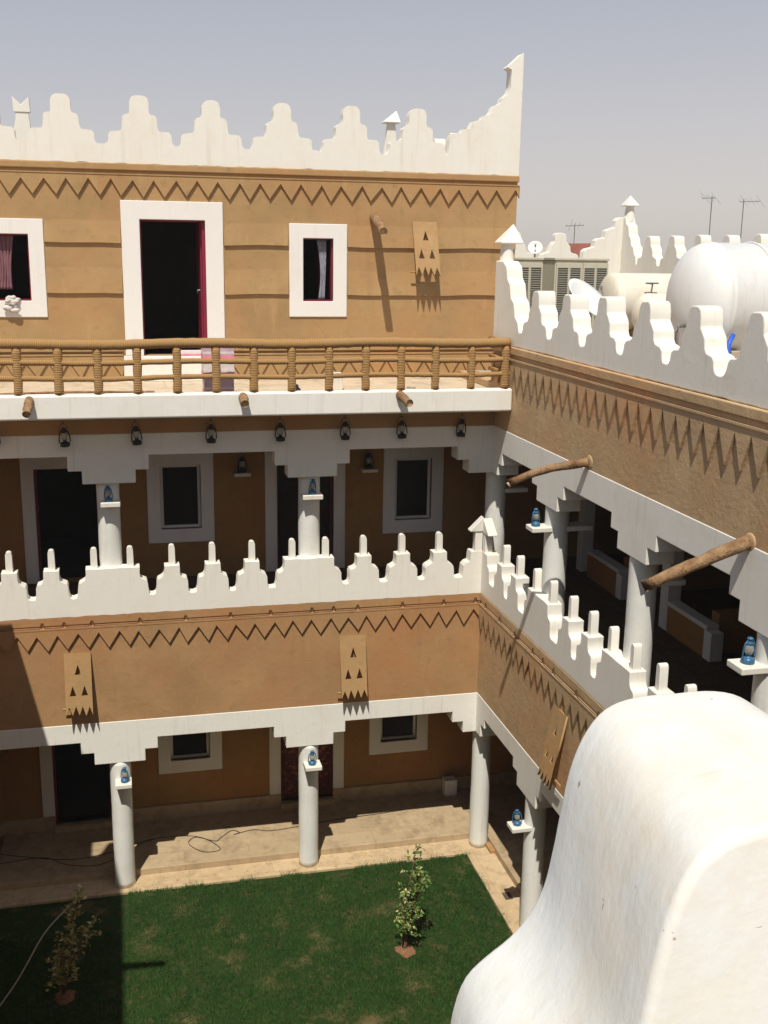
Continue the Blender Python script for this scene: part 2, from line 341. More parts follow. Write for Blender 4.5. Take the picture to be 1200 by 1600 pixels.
# grass blades
random.seed(3)
verts = []; faces = []
def patch(x, y): return noise.noise(Vector((x*1.1+3, y*1.1, 0)))*.6 + noise.noise(Vector((x*3.1, y*3.1, 5)))*.45
n = 0
while n < 96000:
    x = random.uniform(-8, -.12); y = random.uniform(-4.6, -.07)
    p = patch(x, y)
    edge = min(-.12-x, -.07-y)
    if edge < .13+.22*noise.noise(Vector((x*3.3, y*3.3, 2))) and random.random() > .16: continue
    if x < -5.9 and y > -1.1+.4*noise.noise(Vector((x*2, y*2, 9))) and random.random() < .93: continue
    if math.hypot(x+1.85, y+2.49) < .2+.12*random.random() or math.hypot(x+6.81, y+2.5) < .22: continue
    q_ = p - .10 + .30*math.exp(-max(0, -.1-y)/.5); 
    if q_ > .17 and random.random() < min(.92, (q_-.17)*4.5): continue
    h = random.uniform(.022, .062)*(1-.35*max(0, p)); w = random.uniform(.0035, .007); a = random.uniform(0, math.pi)
    lx, ly = jit(.035), jit(.035); dx, dy = math.cos(a)*w, math.sin(a)*w; z = -.047; i = len(verts)
    verts += [(x-dx, y-dy, z), (x+dx, y+dy, z), (x+lx, y+ly, z+h)]; faces.append((i, i+1, i+2)); n += 1
for k in range(5200):
    if random.random() < .72: x = random.uniform(-5.9, -.1); y = -.12+random.gauss(0, .035); gx, gy = 0, 1
    else: y = random.uniform(-3.2, -.1); x = -.15+random.gauss(0, .03); gx, gy = 1, 0
    if noise.noise(Vector((x*2.6, y*2.6, 20))) < .02: continue
    h = random.uniform(.04, .085); a = random.uniform(0, math.pi); w = .005; ov = random.uniform(0, .07); i = len(verts)
    verts += [(x-math.cos(a)*w, y-math.sin(a)*w, -.047), (x+math.cos(a)*w, y+math.sin(a)*w, -.047), (x+gx*ov+jit(.03), y+gy*ov+jit(.03), -.045+h)]; faces.append((i, i+1, i+2))
me = bpy.data.meshes.new('grass'); me.from_pydata(verts, [], faces); me.materials.append(M['grass'])
o = bpy.data.objects.new('grass', me); COL.objects.link(o)
tag(o, 'short green lawn grass with thin sandy patches in the courtyard', 'grass', kind='stuff')
random.seed(11)

# ================================================================ BACK WING
bw = thing('gallery_wing', 'two storey mud plastered arcade wing across the courtyard under the balcony', 'building', (-4, 1, 0))
def column(parent, x, y, z0, z1, r=.165, mat='column'):
    bm = B(); prof = [(r*1.02, 0), (r, .3), (r, (z1-z0)*.6), (r*.985, z1-z0+.0)]
    # handmade wobble
    n_ = 24; prof = [(r*(1.0+.012*noise.noise(Vector((x, y, k*.9)))), (z1-z0)*k/n_) for k in range(n_+1)]
    lathe(bm, prof, (x, y, z0), 32)
    for v in bm.verts: v.co += Vector((noise.noise(v.co*2.2), noise.noise(v.co*2.2+Vector((4, 0, 0))), 0))*.006
    return mk('column', bm, mat, parent, smooth=False, bevel=0) if False else smooth_auto(mk('column', bm, mat, parent))
def smooth_auto(o):
    me = o.data; me.polygons.foreach_set('use_smooth', [True]*len(me.polygons))
    for p in me.polygons:
        if len(p.vertices) > 4: p.use_smooth = False
    return o
def shelf(col, x0, x1, y0, y1, z0, z1):
    bm = B(); box(bm, x0, x1, y0, y1, z0, z1); return mk('shelf', bm, 'shelf', col, .012)

def opening_fill(parent, kind, x0, x1, z0, z1, yw, w=.22, frame_z0=None, mat='frame'):
    """window or door on a wall whose face is y=yw"""
    bm = B(); ring_frame(bm, x0, x1, z0, z1, w, yw-.03, yw+.12, bottom=(kind == 'window'))
    fr = mk('window' if kind == 'window' else 'doorway', bm, mat, parent, .012)
    return fr

wins_l2 = [(-5.11, -4.43, 5.54, 6.65), (-1.0, -.33, 5.53, 6.65)]
doors_l2 = [(-7.15, -6.13, 4.69, 6.65), (-3.12, -2.12, 4.69, 6.65)]
wins_l1 = [(-5.08, -4.38, 1.24, 2.2), (-1.2, -.5, 1.24, 2.2)]
doors_l1 = [(-7.12, -6.13, .22, 2.2), (-3.09, -2.11, .22, 2.2)]
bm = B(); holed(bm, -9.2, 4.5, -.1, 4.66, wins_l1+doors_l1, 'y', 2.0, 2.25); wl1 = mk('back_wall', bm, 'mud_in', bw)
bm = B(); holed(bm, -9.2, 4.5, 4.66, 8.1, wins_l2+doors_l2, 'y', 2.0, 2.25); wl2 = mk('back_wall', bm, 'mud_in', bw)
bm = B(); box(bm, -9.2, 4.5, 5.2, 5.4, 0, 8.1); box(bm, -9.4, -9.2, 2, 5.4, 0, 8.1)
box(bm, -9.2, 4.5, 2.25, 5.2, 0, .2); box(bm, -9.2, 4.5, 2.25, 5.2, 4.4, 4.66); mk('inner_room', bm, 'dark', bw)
for i, (x0, x1, z0, z1) in enumerate(wins_l2+wins_l1):
    f = opening_fill(bw, 'window', x0, x1, z0, z1, 2.0)
    bm = B(); holed(bm, x0, x1, z0, z1, [(x0+.05, x1-.05, z0+.05, z1-.05)], 'y', 2.06, 2.12)
    mk('sash', bm, 'frame', f, .006)
    bm = B(); box(bm, x0+.05, x1-.05, 2.085, 2.095, z0+.05, z1-.05); mk('pane', bm, 'glass', f)
for i, (x0, x1, z0, z1) in enumerate(doors_l2+doors_l1):
    bm = B(); ring_frame(bm, x0, x1, z0 if i < 2 else .38, z1, .21, 1.97, 2.12, bottom=False)
    f = mk('doorway', bm, 'frame', bw, .012)
    bm = B(); holed(bm, x0, x1, z0, z1, [(x0+.035, x1-.035, z0-1, z1-.035)], 'y', 2.1, 2.2); mk('jamb', bm, 'crimson', f)
    if i == 3:
        bm = B(); box(bm, x0+.035, x1-.035, 2.1, 2.15, z0, z1-.035)
        leaf = mk('door_leaf', bm, 'door', f); tag(leaf, 'dark red carved wooden door leaf with diamond panels')
        bm = B()
        for k in (0, 1):
            xa = x0+.07+k*.46; xb = xa+.40
            for (za, zb) in ((z0+.1, z0+.55), (z0+.65, z0+1.25), (z0+1.35, z0+1.85)):
                holed(bm, xa, xb, za, zb, [(xa+.03, xb-.03, za+.03, zb-.03)], 'y', 2.075, 2.1)
                cx, cz = (xa+xb)/2, (za+zb)/2
                prism(bm, [(cx-.13, cz), (cx, cz-.17), (cx+.13, cz), (cx, cz+.17)], 'y', 2.08, 2.1)
        pass
        mk('door_moulding', bm, 'door', f, 0)
    if i == 1:
        bm = B(); box(bm, x0+.035, x1-.035, 2.15, 2.19, z0, z1-.035); mk('door_leaf', bm, 'dark', f)  # near-black sheet filling the opening, the room's darkness put into its colour
# stone skirting of the ground floor
for a, b, zt in ((-9.2, -7.34, .38), (-5.92, -3.31, .38), (-1.9, 4.4, .38), (-7.34, -7.12, .378), (-6.13, -5.92, .378), (-3.31, -3.09, .378), (-2.11, -1.9, .378)):
    bm = B(); box(bm, a, b, 1.957, 2.0, .11, zt); mk('stone_skirting', bm, 'paving', bw, .005)
# doorsteps
for (a, b) in ((-7.12, -6.13), (-3.09, -2.11)):
    bm = B(); box(bm, a-.02, b+.02, 1.86, 2.25, .11, .22); mk('doorstep', bm, 'paving', bw, .01)
# course lines of the lower back wall
for a, b in ((-9.2, -7.36), (-5.9, -5.32), (-4.14, -3.3), (-1.88, -1.44), (-.2, 2.2)):
    bm = B(); prism(bm, [(2.0, .72), (1.975, .72), (2.0, 1.0)], 'x', a, b); mk('plaster_course', bm, 'mud_in', bw)
# slabs, ceilings
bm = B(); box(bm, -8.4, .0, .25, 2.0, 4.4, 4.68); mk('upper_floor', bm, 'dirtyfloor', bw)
bm = B(); box(bm, -8.65, -8.4, 0, 2.0, -.1, 8.05); mk('sun_stop_wall', bm, 'mud_in', bw)  # unseen wall added to keep sun off the left end of the back wall
# beams with stepped capitals
def beam_profile(centres, z_top, z_bot, z1, z2, h1, h2, u0, u1):
    pts = [(u0, z_top), (u0, z_bot)]
    for c in sorted(centres):
        for u, z in ((c-h1, z_bot), (c-h1, z1), (c-h2, z1), (c-h2, z2), (c+h2, z2), (c+h2, z1), (c+h1, z1), (c+h1, z_bot)):
            pts.append((u, z))
    pts += [(u1, z_bot), (u1, z_top)]
    out = []
    for p in pts:
        if p[0] > u1: p = (u1, p[1])
        if p[0] < u0: p = (u0, p[1])
        if not out or (abs(p[0]-out[-1][0])+abs(p[1]-out[-1][1]) > 1e-6): out.append(p)
    return out
def clean(pts):
    return pts
C1 = [-5.935, -2.88]; CL1 = [-5.94, -2.88, .17]; C2 = [-5.92, -2.835]
bm = B(); pp = beam_profile(C1, 2.952, 2.63, 2.44, 2.24, .595, .395, -8.4, -.001)[:-2]
pp += [(-.43, 2.63), (-.43, 2.44), (-.24, 2.44), (-.24, 2.24), (-.001, 2.24), (-.001, 2.952)]
prism(bm, pp, 'y', -.008, .32); mk('beam', bm, 'white', bw, .012)
bm = B(); pp = beam_profile(C2, 7.53, 7.20, 6.98, 6.78, .59, .39, -8.4, .12)[:-2]
pp += [(-.48, 7.2), (-.48, 6.98), (-.28, 6.98), (-.28, 6.76), (.119, 6.76), (.119, 7.53)]
prism(bm, pp, 'y', -.008, .35); mk('beam', bm, 'white', bw, .012)
cols = []
for x in CL1: cols.append(column(bw, x, .16, 0, 2.26))
for c, (a, b) in zip(cols, ((-6.03, -5.77), (-2.99, -2.71))): shelf(c, a, b, -.22, .06, 1.885, 1.955)
cols2 = [column(bw, x, .245, 4.68, 6.80, .172) for x in (-5.95, -2.85, .28)]
for c, (a, b) in zip(cols2, ((-6.06, -5.77), (-3.0, -2.68))): shelf(c, a, b, -.09, .14, 6.43, 6.505)
for x, y in ((-3.73, 1.9), (-1.5, 1.9)):
    bm = B(); box(bm, x-.14, x+.14, 1.8, 2.0, 6.45, 6.51); mk('wall_shelf', bm, 'shelf', bw, .01)
# band wall, cornice, zigzag relief of the gallery front
bm = B(); box(bm, -8.4, 0, 0, .25, 2.95, 4.72); mk('front_wall', bm, 'mud_band', bw)
bm = B(); box(bm, -8.4, 0, -.012, 0, 4.60, 4.715); box(bm, -8.4, 0, -.047, 0, 4.535, 4.561)
zigzag(bm, -8.4, -.036, 4.56, 4.455, 4.215, .302, 'y', -.042, .0, .11); mk('zigzag_relief', bm, 'mud_band', bw)
# upper parapet (gallery level)
def small_blocks(sp, blocks, u0, u1, zb=5.0):
    """stepped white blocks round single spikes (sp) and wide blocks (blocks=(centre))"""
    feats = [(s, .115) for s in sp] + [(b, .40) for b in blocks]; feats.sort(); pts = []
    for c, h in feats:
        j = jit(.006); c += j
        L = [(c-h-.185, zb), (c-h-.14, zb+.015), (c-h-.125, zb+.06), (c-h-.118, zb+.20), (c-h-.10, zb+.24), (c-h-.04, zb+.265), (c-h-.012, zb+.29), (c-h, zb+.34), (c-h, zb+.455)]
        pts += [(a, z+jit(.004)) for a, z in L] + [(2*c-a, z+jit(.004)) for a, z in L[::-1]]
    return [p for p in pts if u0 < p[0] < u1]
def spike(bm, u, axis, a0, a1, z0=5.44, z1=5.77, h=.047):
    prism(bm, [(u-h*1.08, z0), (u-h, z1-.045), (u-h*.75, z1-.012), (u-h*.3, z1), (u+h*.3, z1), (u+h*.75, z1-.012), (u+h, z1-.045), (u+h*1.08, z0)], axis, a0, a1)
sp_b = [-8.0, -7.43, -6.82, -5.03, -4.41, -3.79, -1.99, -1.35, -.72]; bl_b = [-5.93, -2.88]
top = small_blocks(sp_b, bl_b, -8.4, -.42) + [(-.40, 5.0), (-.33, 5.02), (-.315, 5.2), (-.27, 5.25), (-.21, 5.27), (-.19, 5.44), (-.02, 5.45)]
def ex(bm):
    for s in sp_b: spike(bm, s, 'y', .05, .16)
    for b in bl_b:
        for s in (-.27, .27): spike(bm, b+s, 'y', .05, .16)
    box(bm, -.13, -.004, .0, .13, 5.40, 5.80)
parapet('parapet', top, -8.4, -.003, 4.722, 'y', -.006, .215, 'white_low', bw, .012, ex)
bm = B(); prism(bm, [(-.225, 5.78), (-.225, 5.80), (.0, 6.02), (.0, 5.78)], 'y', -.02, .13); mk('pinnacle', bm, 'white_roof', bw, .01)
# balcony
bm = B(); prism(bm, [(-.82, 7.87), (2.0, 7.87), (2.0, 8.08), (-.62, 8.08), (-.62, 8.22), (-.82, 8.22)], 'x', -8.0, .115); mk('balcony_slab', bm, 'white', bw, .035, seg=3)
bm = B(); box(bm, -8.4, .12, .002, .35, 7.531, 7.869); mk('fascia', bm, 'mud_band', bw)
bm = B(); box(bm, -8.0, .11, -.60, 1.99, 8.081, 8.093); mk('balcony_floor', bm, 'balcony', bw)

# triangular drain hood boards
def hood(parent, ax, u, face, zt, zb, w, tilt, mat):
    """slanted board with three triangular holes and a toothed lower edge. ax 'y' faces -y, 'x' faces -x"""
    cu = bpy.data.curves.new('hood', 'CURVE'); cu.dimensions = '2D'; cu.fill_mode = 'BOTH'; cu.extrude = .016
    H = zt-zb; n = 5; tw = w/(n-1)
    outer = [(-w/2, 0), (w/2, 0)] + [(w/2, -H)]
    tips = [(w/2-k*tw, -H) for k in range(n)]; outer = [(-w/2, 0), (w/2, 0)]
    for k, (tx, tz) in enumerate(tips):
        outer.append((tx, tz-.01+jit(.012)))
        if k < n-1: outer.append((tx-tw/2+jit(.006), tz+.14+jit(.015)))
    def tri(cx, cz, s): return [(cx-s*.5, cz), (cx+s*.5, cz), (cx, cz+s*1.55)]
    holes = [tri(0, -H*.35, w*.25), tri(-w*.22, -H*.69, w*.25), tri(w*.22, -H*.69, w*.25)]
    for poly in [outer]+holes:
        s = cu.splines.new('POLY'); s.points.add(len(poly)-1); s.use_cyclic_u = True
        for p, q in zip(s.points, poly): p.co = (q[0], q[1], 0, 1)
    co = bpy.data.objects.new('tmp', cu); COL.objects.link(co); dg = bpy.context.evaluated_depsgraph_get()
    me = bpy.data.meshes.new_from_object(co.evaluated_get(dg)); bpy.data.objects.remove(co)
    bm = B(); bm.from_mesh(me); bpy.data.meshes.remove(me)
    L = math.hypot(H, tilt); a = math.asin(tilt/L)
    for v in bm.verts:
        x, y, z = v.co; y *= L/H
        d = -y*math.sin(a)+z*math.cos(a); h = y*math.cos(a)+z*math.sin(a)
        v.co = (u+x, face-.02-d, zt+h) if ax == 'y' else (face-.02-d, u-x, zt+h)
    # prop stick
    zs = zb+.075; d = tilt*.45
    a_, b_ = -w/2-.05, w/2+.03
    if ax == 'y': tube(bm, [(u+a_, face-d, zs-.02), (u+b_, face-d, zs-.03)], .016, 6)
    else: tube(bm, [(face-d, u+a_, zs-.02), (face-d, u+b_, zs-.03)], .016, 6)
    return mk('drain_hood', bm, mat, parent)
hood(bw, 'y', -6.51, -.0, 4.14, 3.20, .40, .20, 'mud_room'); hood(bw, 'y', -2.18, -.0, 4.13, 3.12, .43, .20, 'mud_room')

def log(parent, p0, p1, r, name='log_spout', sag=.02, hollow=True):
    bm = B(); p0, p1 = Vector(p0), Vector(p1); pts = []; rr = []
    n = 9
    for i in range(n+1):
        t = i/n; p = p0.lerp(p1, t)+Vector((0, 0, sag*math.sin(math.pi*t)))+Vector((jit(.006), jit(.006), jit(.006)))
        pts.append(p); rr.append(r*(1.12-.2*t)*(1+jit(.07)))
    rr[0] = r*1.08
    tube(bm, pts, rr, 12)
    bm.verts.ensure_lookup_table()
    end = max(bm.faces, key=lambda f: -(f.calc_center_median()-p1).length if len(f.verts) > 4 else -99)
    end.material_index = 1
    ret = bmesh.ops.inset_region(bm, faces=[end], thickness=r*.35)
    for v in end.verts: v.co += (p0-p1).normalized()*.03
    o = mk(name, bm, ['log', 'logend'], parent); smooth_auto(o); return o
for x, dx, dz, L in ((-6.93, -.03, -.16, .30), (-3.99, .0, -.07, .30), (-1.66, .06, -.09, .36)):
    log(bw, (x, -.78, 8.16), (x+dx, -.82-L, 8.16+dz), .06, 'log_spout', .0)

# ================================================================ ROOFTOP ROOM
rr_ = thing('rooftop_room', 'brown mud plaster rooftop room with white merlons above the balcony', 'building', (-3.5, 6, 8.2))
YR = 2.0
door_r = (-5.3, -4.26, 8.5, 10.67); win_r = (-2.65, -2.14, 9.39, 10.42); win_l = (-7.72, -7.02, 9.38, 10.41)
bm = B(); holed(bm, -8.6, 1.08, 8.1, 11.52, [door_r, win_r, win_l], 'y', YR, YR+.25); mk('front_wall', bm, 'mud_room', rr_)
bm = B(); box(bm, .83, 1.08, YR+.25, 10.8, 8.1, 11.52); box(bm, -8.6, -8.35, YR+.25, 10.8, 8.1, 11.52); box(bm, -8.35, .83, 10.55, 10.8, 8.1, 11.52); mk('side_wall', bm, 'mud_room', rr_)
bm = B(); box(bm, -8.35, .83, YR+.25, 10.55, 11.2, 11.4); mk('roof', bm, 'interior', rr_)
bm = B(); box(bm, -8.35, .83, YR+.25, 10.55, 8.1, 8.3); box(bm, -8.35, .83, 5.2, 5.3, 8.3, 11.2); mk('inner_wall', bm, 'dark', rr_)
# surrounds
for nm, (x0, x1, z0, z1), w in (('window', win_r, .235), ('window', win_l, .235)):
    bm = B(); ring_frame(bm, x0, x1, z0, z1, w, YR-.028, YR+.06); f = mk('window', bm, 'frame', rr_, .01)
    bm = B(); holed(bm, x0, x1, z0, z1, [(x0+.02, x1-.02, z0+.02, z1-.02)], 'y', YR+.06, YR+.20); mk('frame', bm, 'crimson', f)
    if x0 > -4:
        bm = B(); box(bm, x1-.16, x1-.135, YR+.2, YR+.62, z0+.02, z1-.02); mk('shutter', bm, 'crimson', f)
bm = B(); ring_frame(bm, *door_r, .29, YR-.028, YR+.06, bottom=False)
box(bm, door_r[0]-.33, door_r[0], YR-.027, YR, 8.094, 8.5); box(bm, door_r[1], door_r[1]+.28, YR-.027, YR, 8.094, 8.5)
dr = mk('doorway', bm, 'frame', rr_, .01)
bm = B(); holed(bm, door_r[0], door_r[1], 8.5, 10.67, [(door_r[0]+.025, door_r[1]-.05, 7, 10.645)], 'y', YR+.06, YR+.22); mk('door_frame', bm, 'crimson', dr)
bm = B(); box(bm, door_r[1]-.07, door_r[1]-.03, YR+.22, YR+1.15, 8.5, 10.64); lf = mk('door_leaf', bm, 'crimson', dr)
bm = B(); tube(bm, [(door_r[1]-.08, YR+.3, 9.55), (door_r[1]-.12, YR+.3, 9.55), (door_r[1]-.12, YR+.36, 9.5)], .012, 6); mk('handle', bm, 'steel', dr)
bm = B(); box(bm, door_r[0]-.02, door_r[1]+.02, 1.78, YR-.03, 8.094, 8.5); mk('threshold', bm, 'white', dr, .012)
# overlapping plaster courses
for a, b in ((-8.6, -7.97), (-6.78, -5.6), (-3.96, -2.9), (-1.9, 1.08)):
    for z, h in ((10.29, .35), (9.50, .4)):
        bm = B(); n = max(2, int((b-a)/.25)); prev = None
        for k in range(n):
            ua = a+(b-a)*k/n; ub = a+(b-a)*(k+1)/n
            za = z+.006*math.sin(ua*5.1)+.008*math.sin(ua*1.7); zb = z+.006*math.sin(ub*5.1)+.008*math.sin(ub*1.7)
            A = [bm.verts.new(p) for p in ((ua, YR, za), (ua, YR-.042, za), (ua, YR, za+h))]; Bv = [bm.verts.new(p) for p in ((ub, YR, zb), (ub, YR-.042, zb), (ub, YR, zb+h))]
            bm.faces.new((A[0], A[1], Bv[1], Bv[0])); bm.faces.new((A[1], A[2], Bv[2], Bv[1]))
            if k == 0: bm.faces.new(A)
            if k == n-1: bm.faces.new(Bv)
        mk('plaster_course', bm, 'mud_room', rr_)
# cornice and zigzag
bm = B(); box(bm, -8.6, 1.10, YR-.05, YR, 11.41, 11.519); mk('cornice', bm, 'mud_room', rr_, .02)
bm = B(); box(bm, -8.6, 1.07, YR-.006, YR, 11.36, 11.41); box(bm, -8.6, 1.095, YR-.055, YR, 11.345, 11.365)
zigzag(bm, -8.6, 1.11, 11.345, 11.275, 11.02, .338, 'y', YR-.045, YR, .17); mk('zigzag_relief', bm, 'mud_room', rr_)
bm = B()
for a, b in ((-8.6, -5.63), (-3.98, 1.07)):
    box(bm, a, b, YR-.05, YR, 8.575, 8.615); box(bm, a, b, YR-.045, YR, 8.50, 8.53)
    zigzag(bm, a, b, 8.49, 8.42, 8.15, .335, 'y', YR-.035, YR, .1)
mk('zigzag_relief', bm, 'mud_room', rr_)
# roof parapet with merlons and corner spike
cs = [-8.75, -7.6, -6.44, -5.24, -4.14, -2.99, -1.84, -.73]
top = merlon_line(cs, ROOM_HALF, 11.80, -8.6, -.2)
top += [(-.19, 11.84), (-.165, 11.95), (-.15, 12.10), (-.12, 12.165), (-.03, 12.175), (.03, 12.185), (.05, 12.2), (.07, 12.245), (.17, 12.255), (.205, 12.27), (.225, 12.33), (.25, 12.375), (.35, 12.39), (.40, 12.42), (.42, 12.47), (.52, 12.50), (.565, 12.53), (.585, 12.60), (.615, 12.64), (.68, 12.66), (.725, 12.69), (.745, 12.76), (.79, 12.80), (.83, 12.83), (.86, 12.87), (.885, 12.95), (.89, 13.22), (.815, 13.255), (.83, 13.28), (1.07, 13.48)]
bm = B(); pts = [(-8.6, 11.521), (-8.6, 11.9)] + top + [(1.095, 13.49), (1.085, 11.521)]
prism(bm, wobble(pts, .05, .012, 3), 'y', YR-.02, YR+.23); mk('parapet', bm, 'white_roof', rr_, .022, seg=3)
top = merlon_line([3.2+1.12*k for k in range(7)], ROOM_HALF, 11.80, 2.25, 10.6)
parapet('parapet', top, 2.24, 10.8, 11.52, 'x', .84, 1.08, 'white_roof', rr_, .02)
top = merlon_line([-7.8+1.14*k for k in range(8)], ROOM_HALF, 11.80, -8.5, .6)
parapet('parapet', top, -8.6, .8, 11.52, 'y', 10.55, 10.79, 'white_roof', rr_, .02)
bm = B()
for cx, w in ((.88, .15), (-7.58, .19)):
    prism(bm, [(cx-w*1.7, 12.2), (cx-w*.8, 12.95), (cx-w*.6, 13.25), (cx+w*.6, 13.25), (cx+w*.8, 12.95), (cx+w*1.0, 12.2)], 'y', 10.4, 10.54)
pyramid_cap(bm, .68, 1.08, 10.3, 10.65, 13.22, 1.02, 10.5, 13.52)
prism(bm, [(-7.76, 13.12), (-7.78, 13.45), (-7.60, 13.28), (-7.42, 13.45), (-7.40, 13.12)], 'y', 10.38, 10.539)
mk('pinnacle', bm, 'white_roof', rr_, .012)
hood(rr_, 'y', -.57, YR, 10.72, 9.84, .42, .32, 'mud_room')
log(rr_, (-1.45, YR, 10.78), (-1.49, 1.09, 10.53), .072, 'log_spout', .02)

# ================================================================ RIGHT WING
rw = thing('gallery_wing', 'right hand arcade wing receding to the courtyard corner, long grazing log shadows on it', 'building', (2, -7, 0))
YE = -15.0
bm = B(); box(bm, 0, .25, YE, .25, 2.95, 4.72); mk('front_wall', bm, 'mud_right', rw)
bm = B(); box(bm, .12, .37, YE, .15, 7.53, 8.85); mk('front_wall', bm, 'mud_right', rw)
bm = B(); box(bm, .12, .37, .15, 2.0, 7.53, 8.2); mk('front_wall', bm, 'mud_right', rw)
# reliefs
bm = B(); box(bm, -.044, 0, YE, -.0, 4.535, 4.561); box(bm, -.012, 0, YE, 0, 4.60, 4.715)
zigzag(bm, YE, -.0, 4.56, 4.42, 4.15, .262, 'x', -.038, 0, .05); mk('zigzag_relief', bm, 'mud_right', rw)
bm = B(); box(bm, .065, .12, YE, .14, 8.73, 8.849); mk('cornice', bm, 'mud_right', rw, .02)
bm = B(); box(bm, .108, .12, YE, .14, 8.66, 8.73); box(bm, .068, .12, YE, .14, 8.645, 8.67)
zigzag(bm, YE, .14, 8.646, 8.585, 8.215, .298, 'x', .083, .12, .08); mk('zigzag_relief', bm, 'mud_right', rw)
# beams
c1 = [-15+.01, -12.6, -10.05, -7.6, -5.0, -2.43]; c2 = [-13.3, -10.6, -7.87, -5.10, -2.385]
bm = B(); pp = beam_profile([-12.6, -10.05, -7.6, -5.0, -2.43], 2.952, 2.63, 2.47, 2.26, .60, .40, YE, .32)[:-2]
pp += [(-.43, 2.63), (-.43, 2.47), (-.24, 2.47), (-.24, 2.24), (.32, 2.24), (.32, 2.952)]
prism(bm, pp, 'x', -.008, .32); mk('beam', bm, 'white', rw, .012)
bm = B(); pp = beam_profile(c2, 7.531, 7.14, 6.95, 6.74, .60, .39, YE, .35)[:-2]
pp += [(-.46, 7.14), (-.46, 6.95), (-.27, 6.95), (-.27, 6.76), (.35, 6.76), (.35, 7.531)]
prism(bm, pp, 'x', .112, .47); mk('beam', bm, 'white', rw, .012)
rc1 = [column(rw, .17, y, 0, 2.28) for y in (-2.43, -5.0, -7.6, -10.05, -12.6)]
rc2 = [column(rw, .30, y, 4.68, 6.76, .172) for y in (-2.36, -5.08, -7.86, -10.6)]
shelf(rc2[0], -.12, .80, -2.50, -2.22, 6.38, 6.45); shelf(rc2[2], -.12, .80, -8.0, -7.72, 6.38, 6.45)
shelf(rc2[1], .38, .80, -5.22, -4.94, 6.38, 6.45)
shelf(rc1[0], -.24, .10, -2.56, -2.30, 1.74, 1.81)
shelf(cols2[2], .36, .80, .12, .38, 6.38, 6.45)
# interior
bm = B(); box(bm, 0.0, 4.5, YE, 0.25, 4.4, 4.68) if False else None
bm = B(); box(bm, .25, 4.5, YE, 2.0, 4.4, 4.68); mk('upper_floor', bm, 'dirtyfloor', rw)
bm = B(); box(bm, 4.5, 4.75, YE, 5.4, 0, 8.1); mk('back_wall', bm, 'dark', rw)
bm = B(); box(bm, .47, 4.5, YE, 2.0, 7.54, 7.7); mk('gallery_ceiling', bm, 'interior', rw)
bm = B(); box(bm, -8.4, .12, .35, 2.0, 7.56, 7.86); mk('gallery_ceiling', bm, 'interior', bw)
bm = B(); box(bm, .4, 6.9, YE, 8.9, 8.0, 8.2); mk('roof_deck', bm, 'concrete', rw)
bm = B(); box(bm, 6.6, 6.85, YE, 8.9, 0, 8.0); box(bm, 1.1, 6.6, 8.6, 8.85, 0, 8.0); mk('outer_wall', bm, 'mud_right', rw)
# low inner partition walls with white caps
for (ya, yb) in ((-.50, .70), (-3.38, -2.28)):
    bm = B(); box(bm, 2.2, 2.36, ya, yb, 4.68, 5.10); pw = mk('partition', bm, 'mud_in', rw)
    bm = B(); box(bm, 2.18, 2.38, ya-.06, yb, 5.10, 5.17); box(bm, 2.18, 2.38, ya-.20, ya, 4.68, 5.10); mk('partition_cap', bm, 'frame', pw, .01)
for ya, yb in ((.98, 1.2), (-2.24, -2.0), (-5.3, -5.06)):
    bm = B(); box(bm, 2.2, 2.42, ya, yb, 4.68, 7.5); mk('inner_post', bm, 'frame', rw, .01)
for ya, yb in ((-3.3, -3.1), (-.4, -.2)):
    bm = B(); box(bm, 2.45, 4.4, ya, yb, 4.68, 5.28); mk('partition', bm, 'mud_in', rw)
# gallery level parapet
sp_r = [-.87, -1.5, -3.55, -4.20, -6.08, -6.72, -8.6, -9.25]; bl_r = [-2.52, -5.12, -7.68]
bl_w = .33
top = small_blocks(sp_r, bl_r, -10, -.4)
top = [(YE, 5.0)] + top + [(-.47, 5.0), (-.40, 5.02), (-.385, 5.2), (-.34, 5.25), (-.28, 5.27), (-.26, 5.44), (-.02, 5.45)]
def ex(bm):
    for s in sp_r: spike(bm, s, 'x', .05, .16)
    for b in bl_r:
        for s in (-.31, .31): spike(bm, b+s, 'x', .05, .16)
    box(bm, .0, .13, -.13, -.004, 5.40, 5.80)
parapet('parapet', top, YE, -.0, 4.722, 'x', -.006, .215, 'white_low', rw, .012, ex)
bm = B(); prism(bm, [(-.30, 5.76), (-.30, 5.78), (-.0, 6.0), (-.0, 5.76)], 'x', -.01, .15); mk('pinnacle', bm, 'white_roof', rw, .01)
# roof parapet near side
cs = [-14.3, -13.15, -12.0, -10.85, -9.7, -8.5, -7.34, -6.2, -5.06, -3.9, -2.77, -1.62]
top = merlon_line(cs, ROOF_HALF, 9.08, YE, -1.1) + [(-1.07, 9.08), (-1.0, 9.09), (-.96, 9.17), (-.93, 9.23), (-.86, 9.27), (-.80, 9.31), (-.77, 9.42), (-.73, 9.50), (-.66, 9.54), (-.60, 9.58), (-.57, 9.68), (-.53, 9.78), (-.46, 9.82), (-.41, 9.86), (-.38, 9.95), (-.34, 10.03), (-.27, 10.07), (-.20, 10.11)]
parapet('parapet', top, YE, .15, 8.852, 'x', .10, .36, 'white_roof', rw, .026)
bm = B(); lathe(bm, [(.115, 0), (.09, .30)], (.235, .03, 10.08), 14); pyramid_cap(bm, .09, .45, -.12, .22, 10.37, .36, .12, 10.68)
mk('pinnacle', bm, 'white_roof', rw, .01)
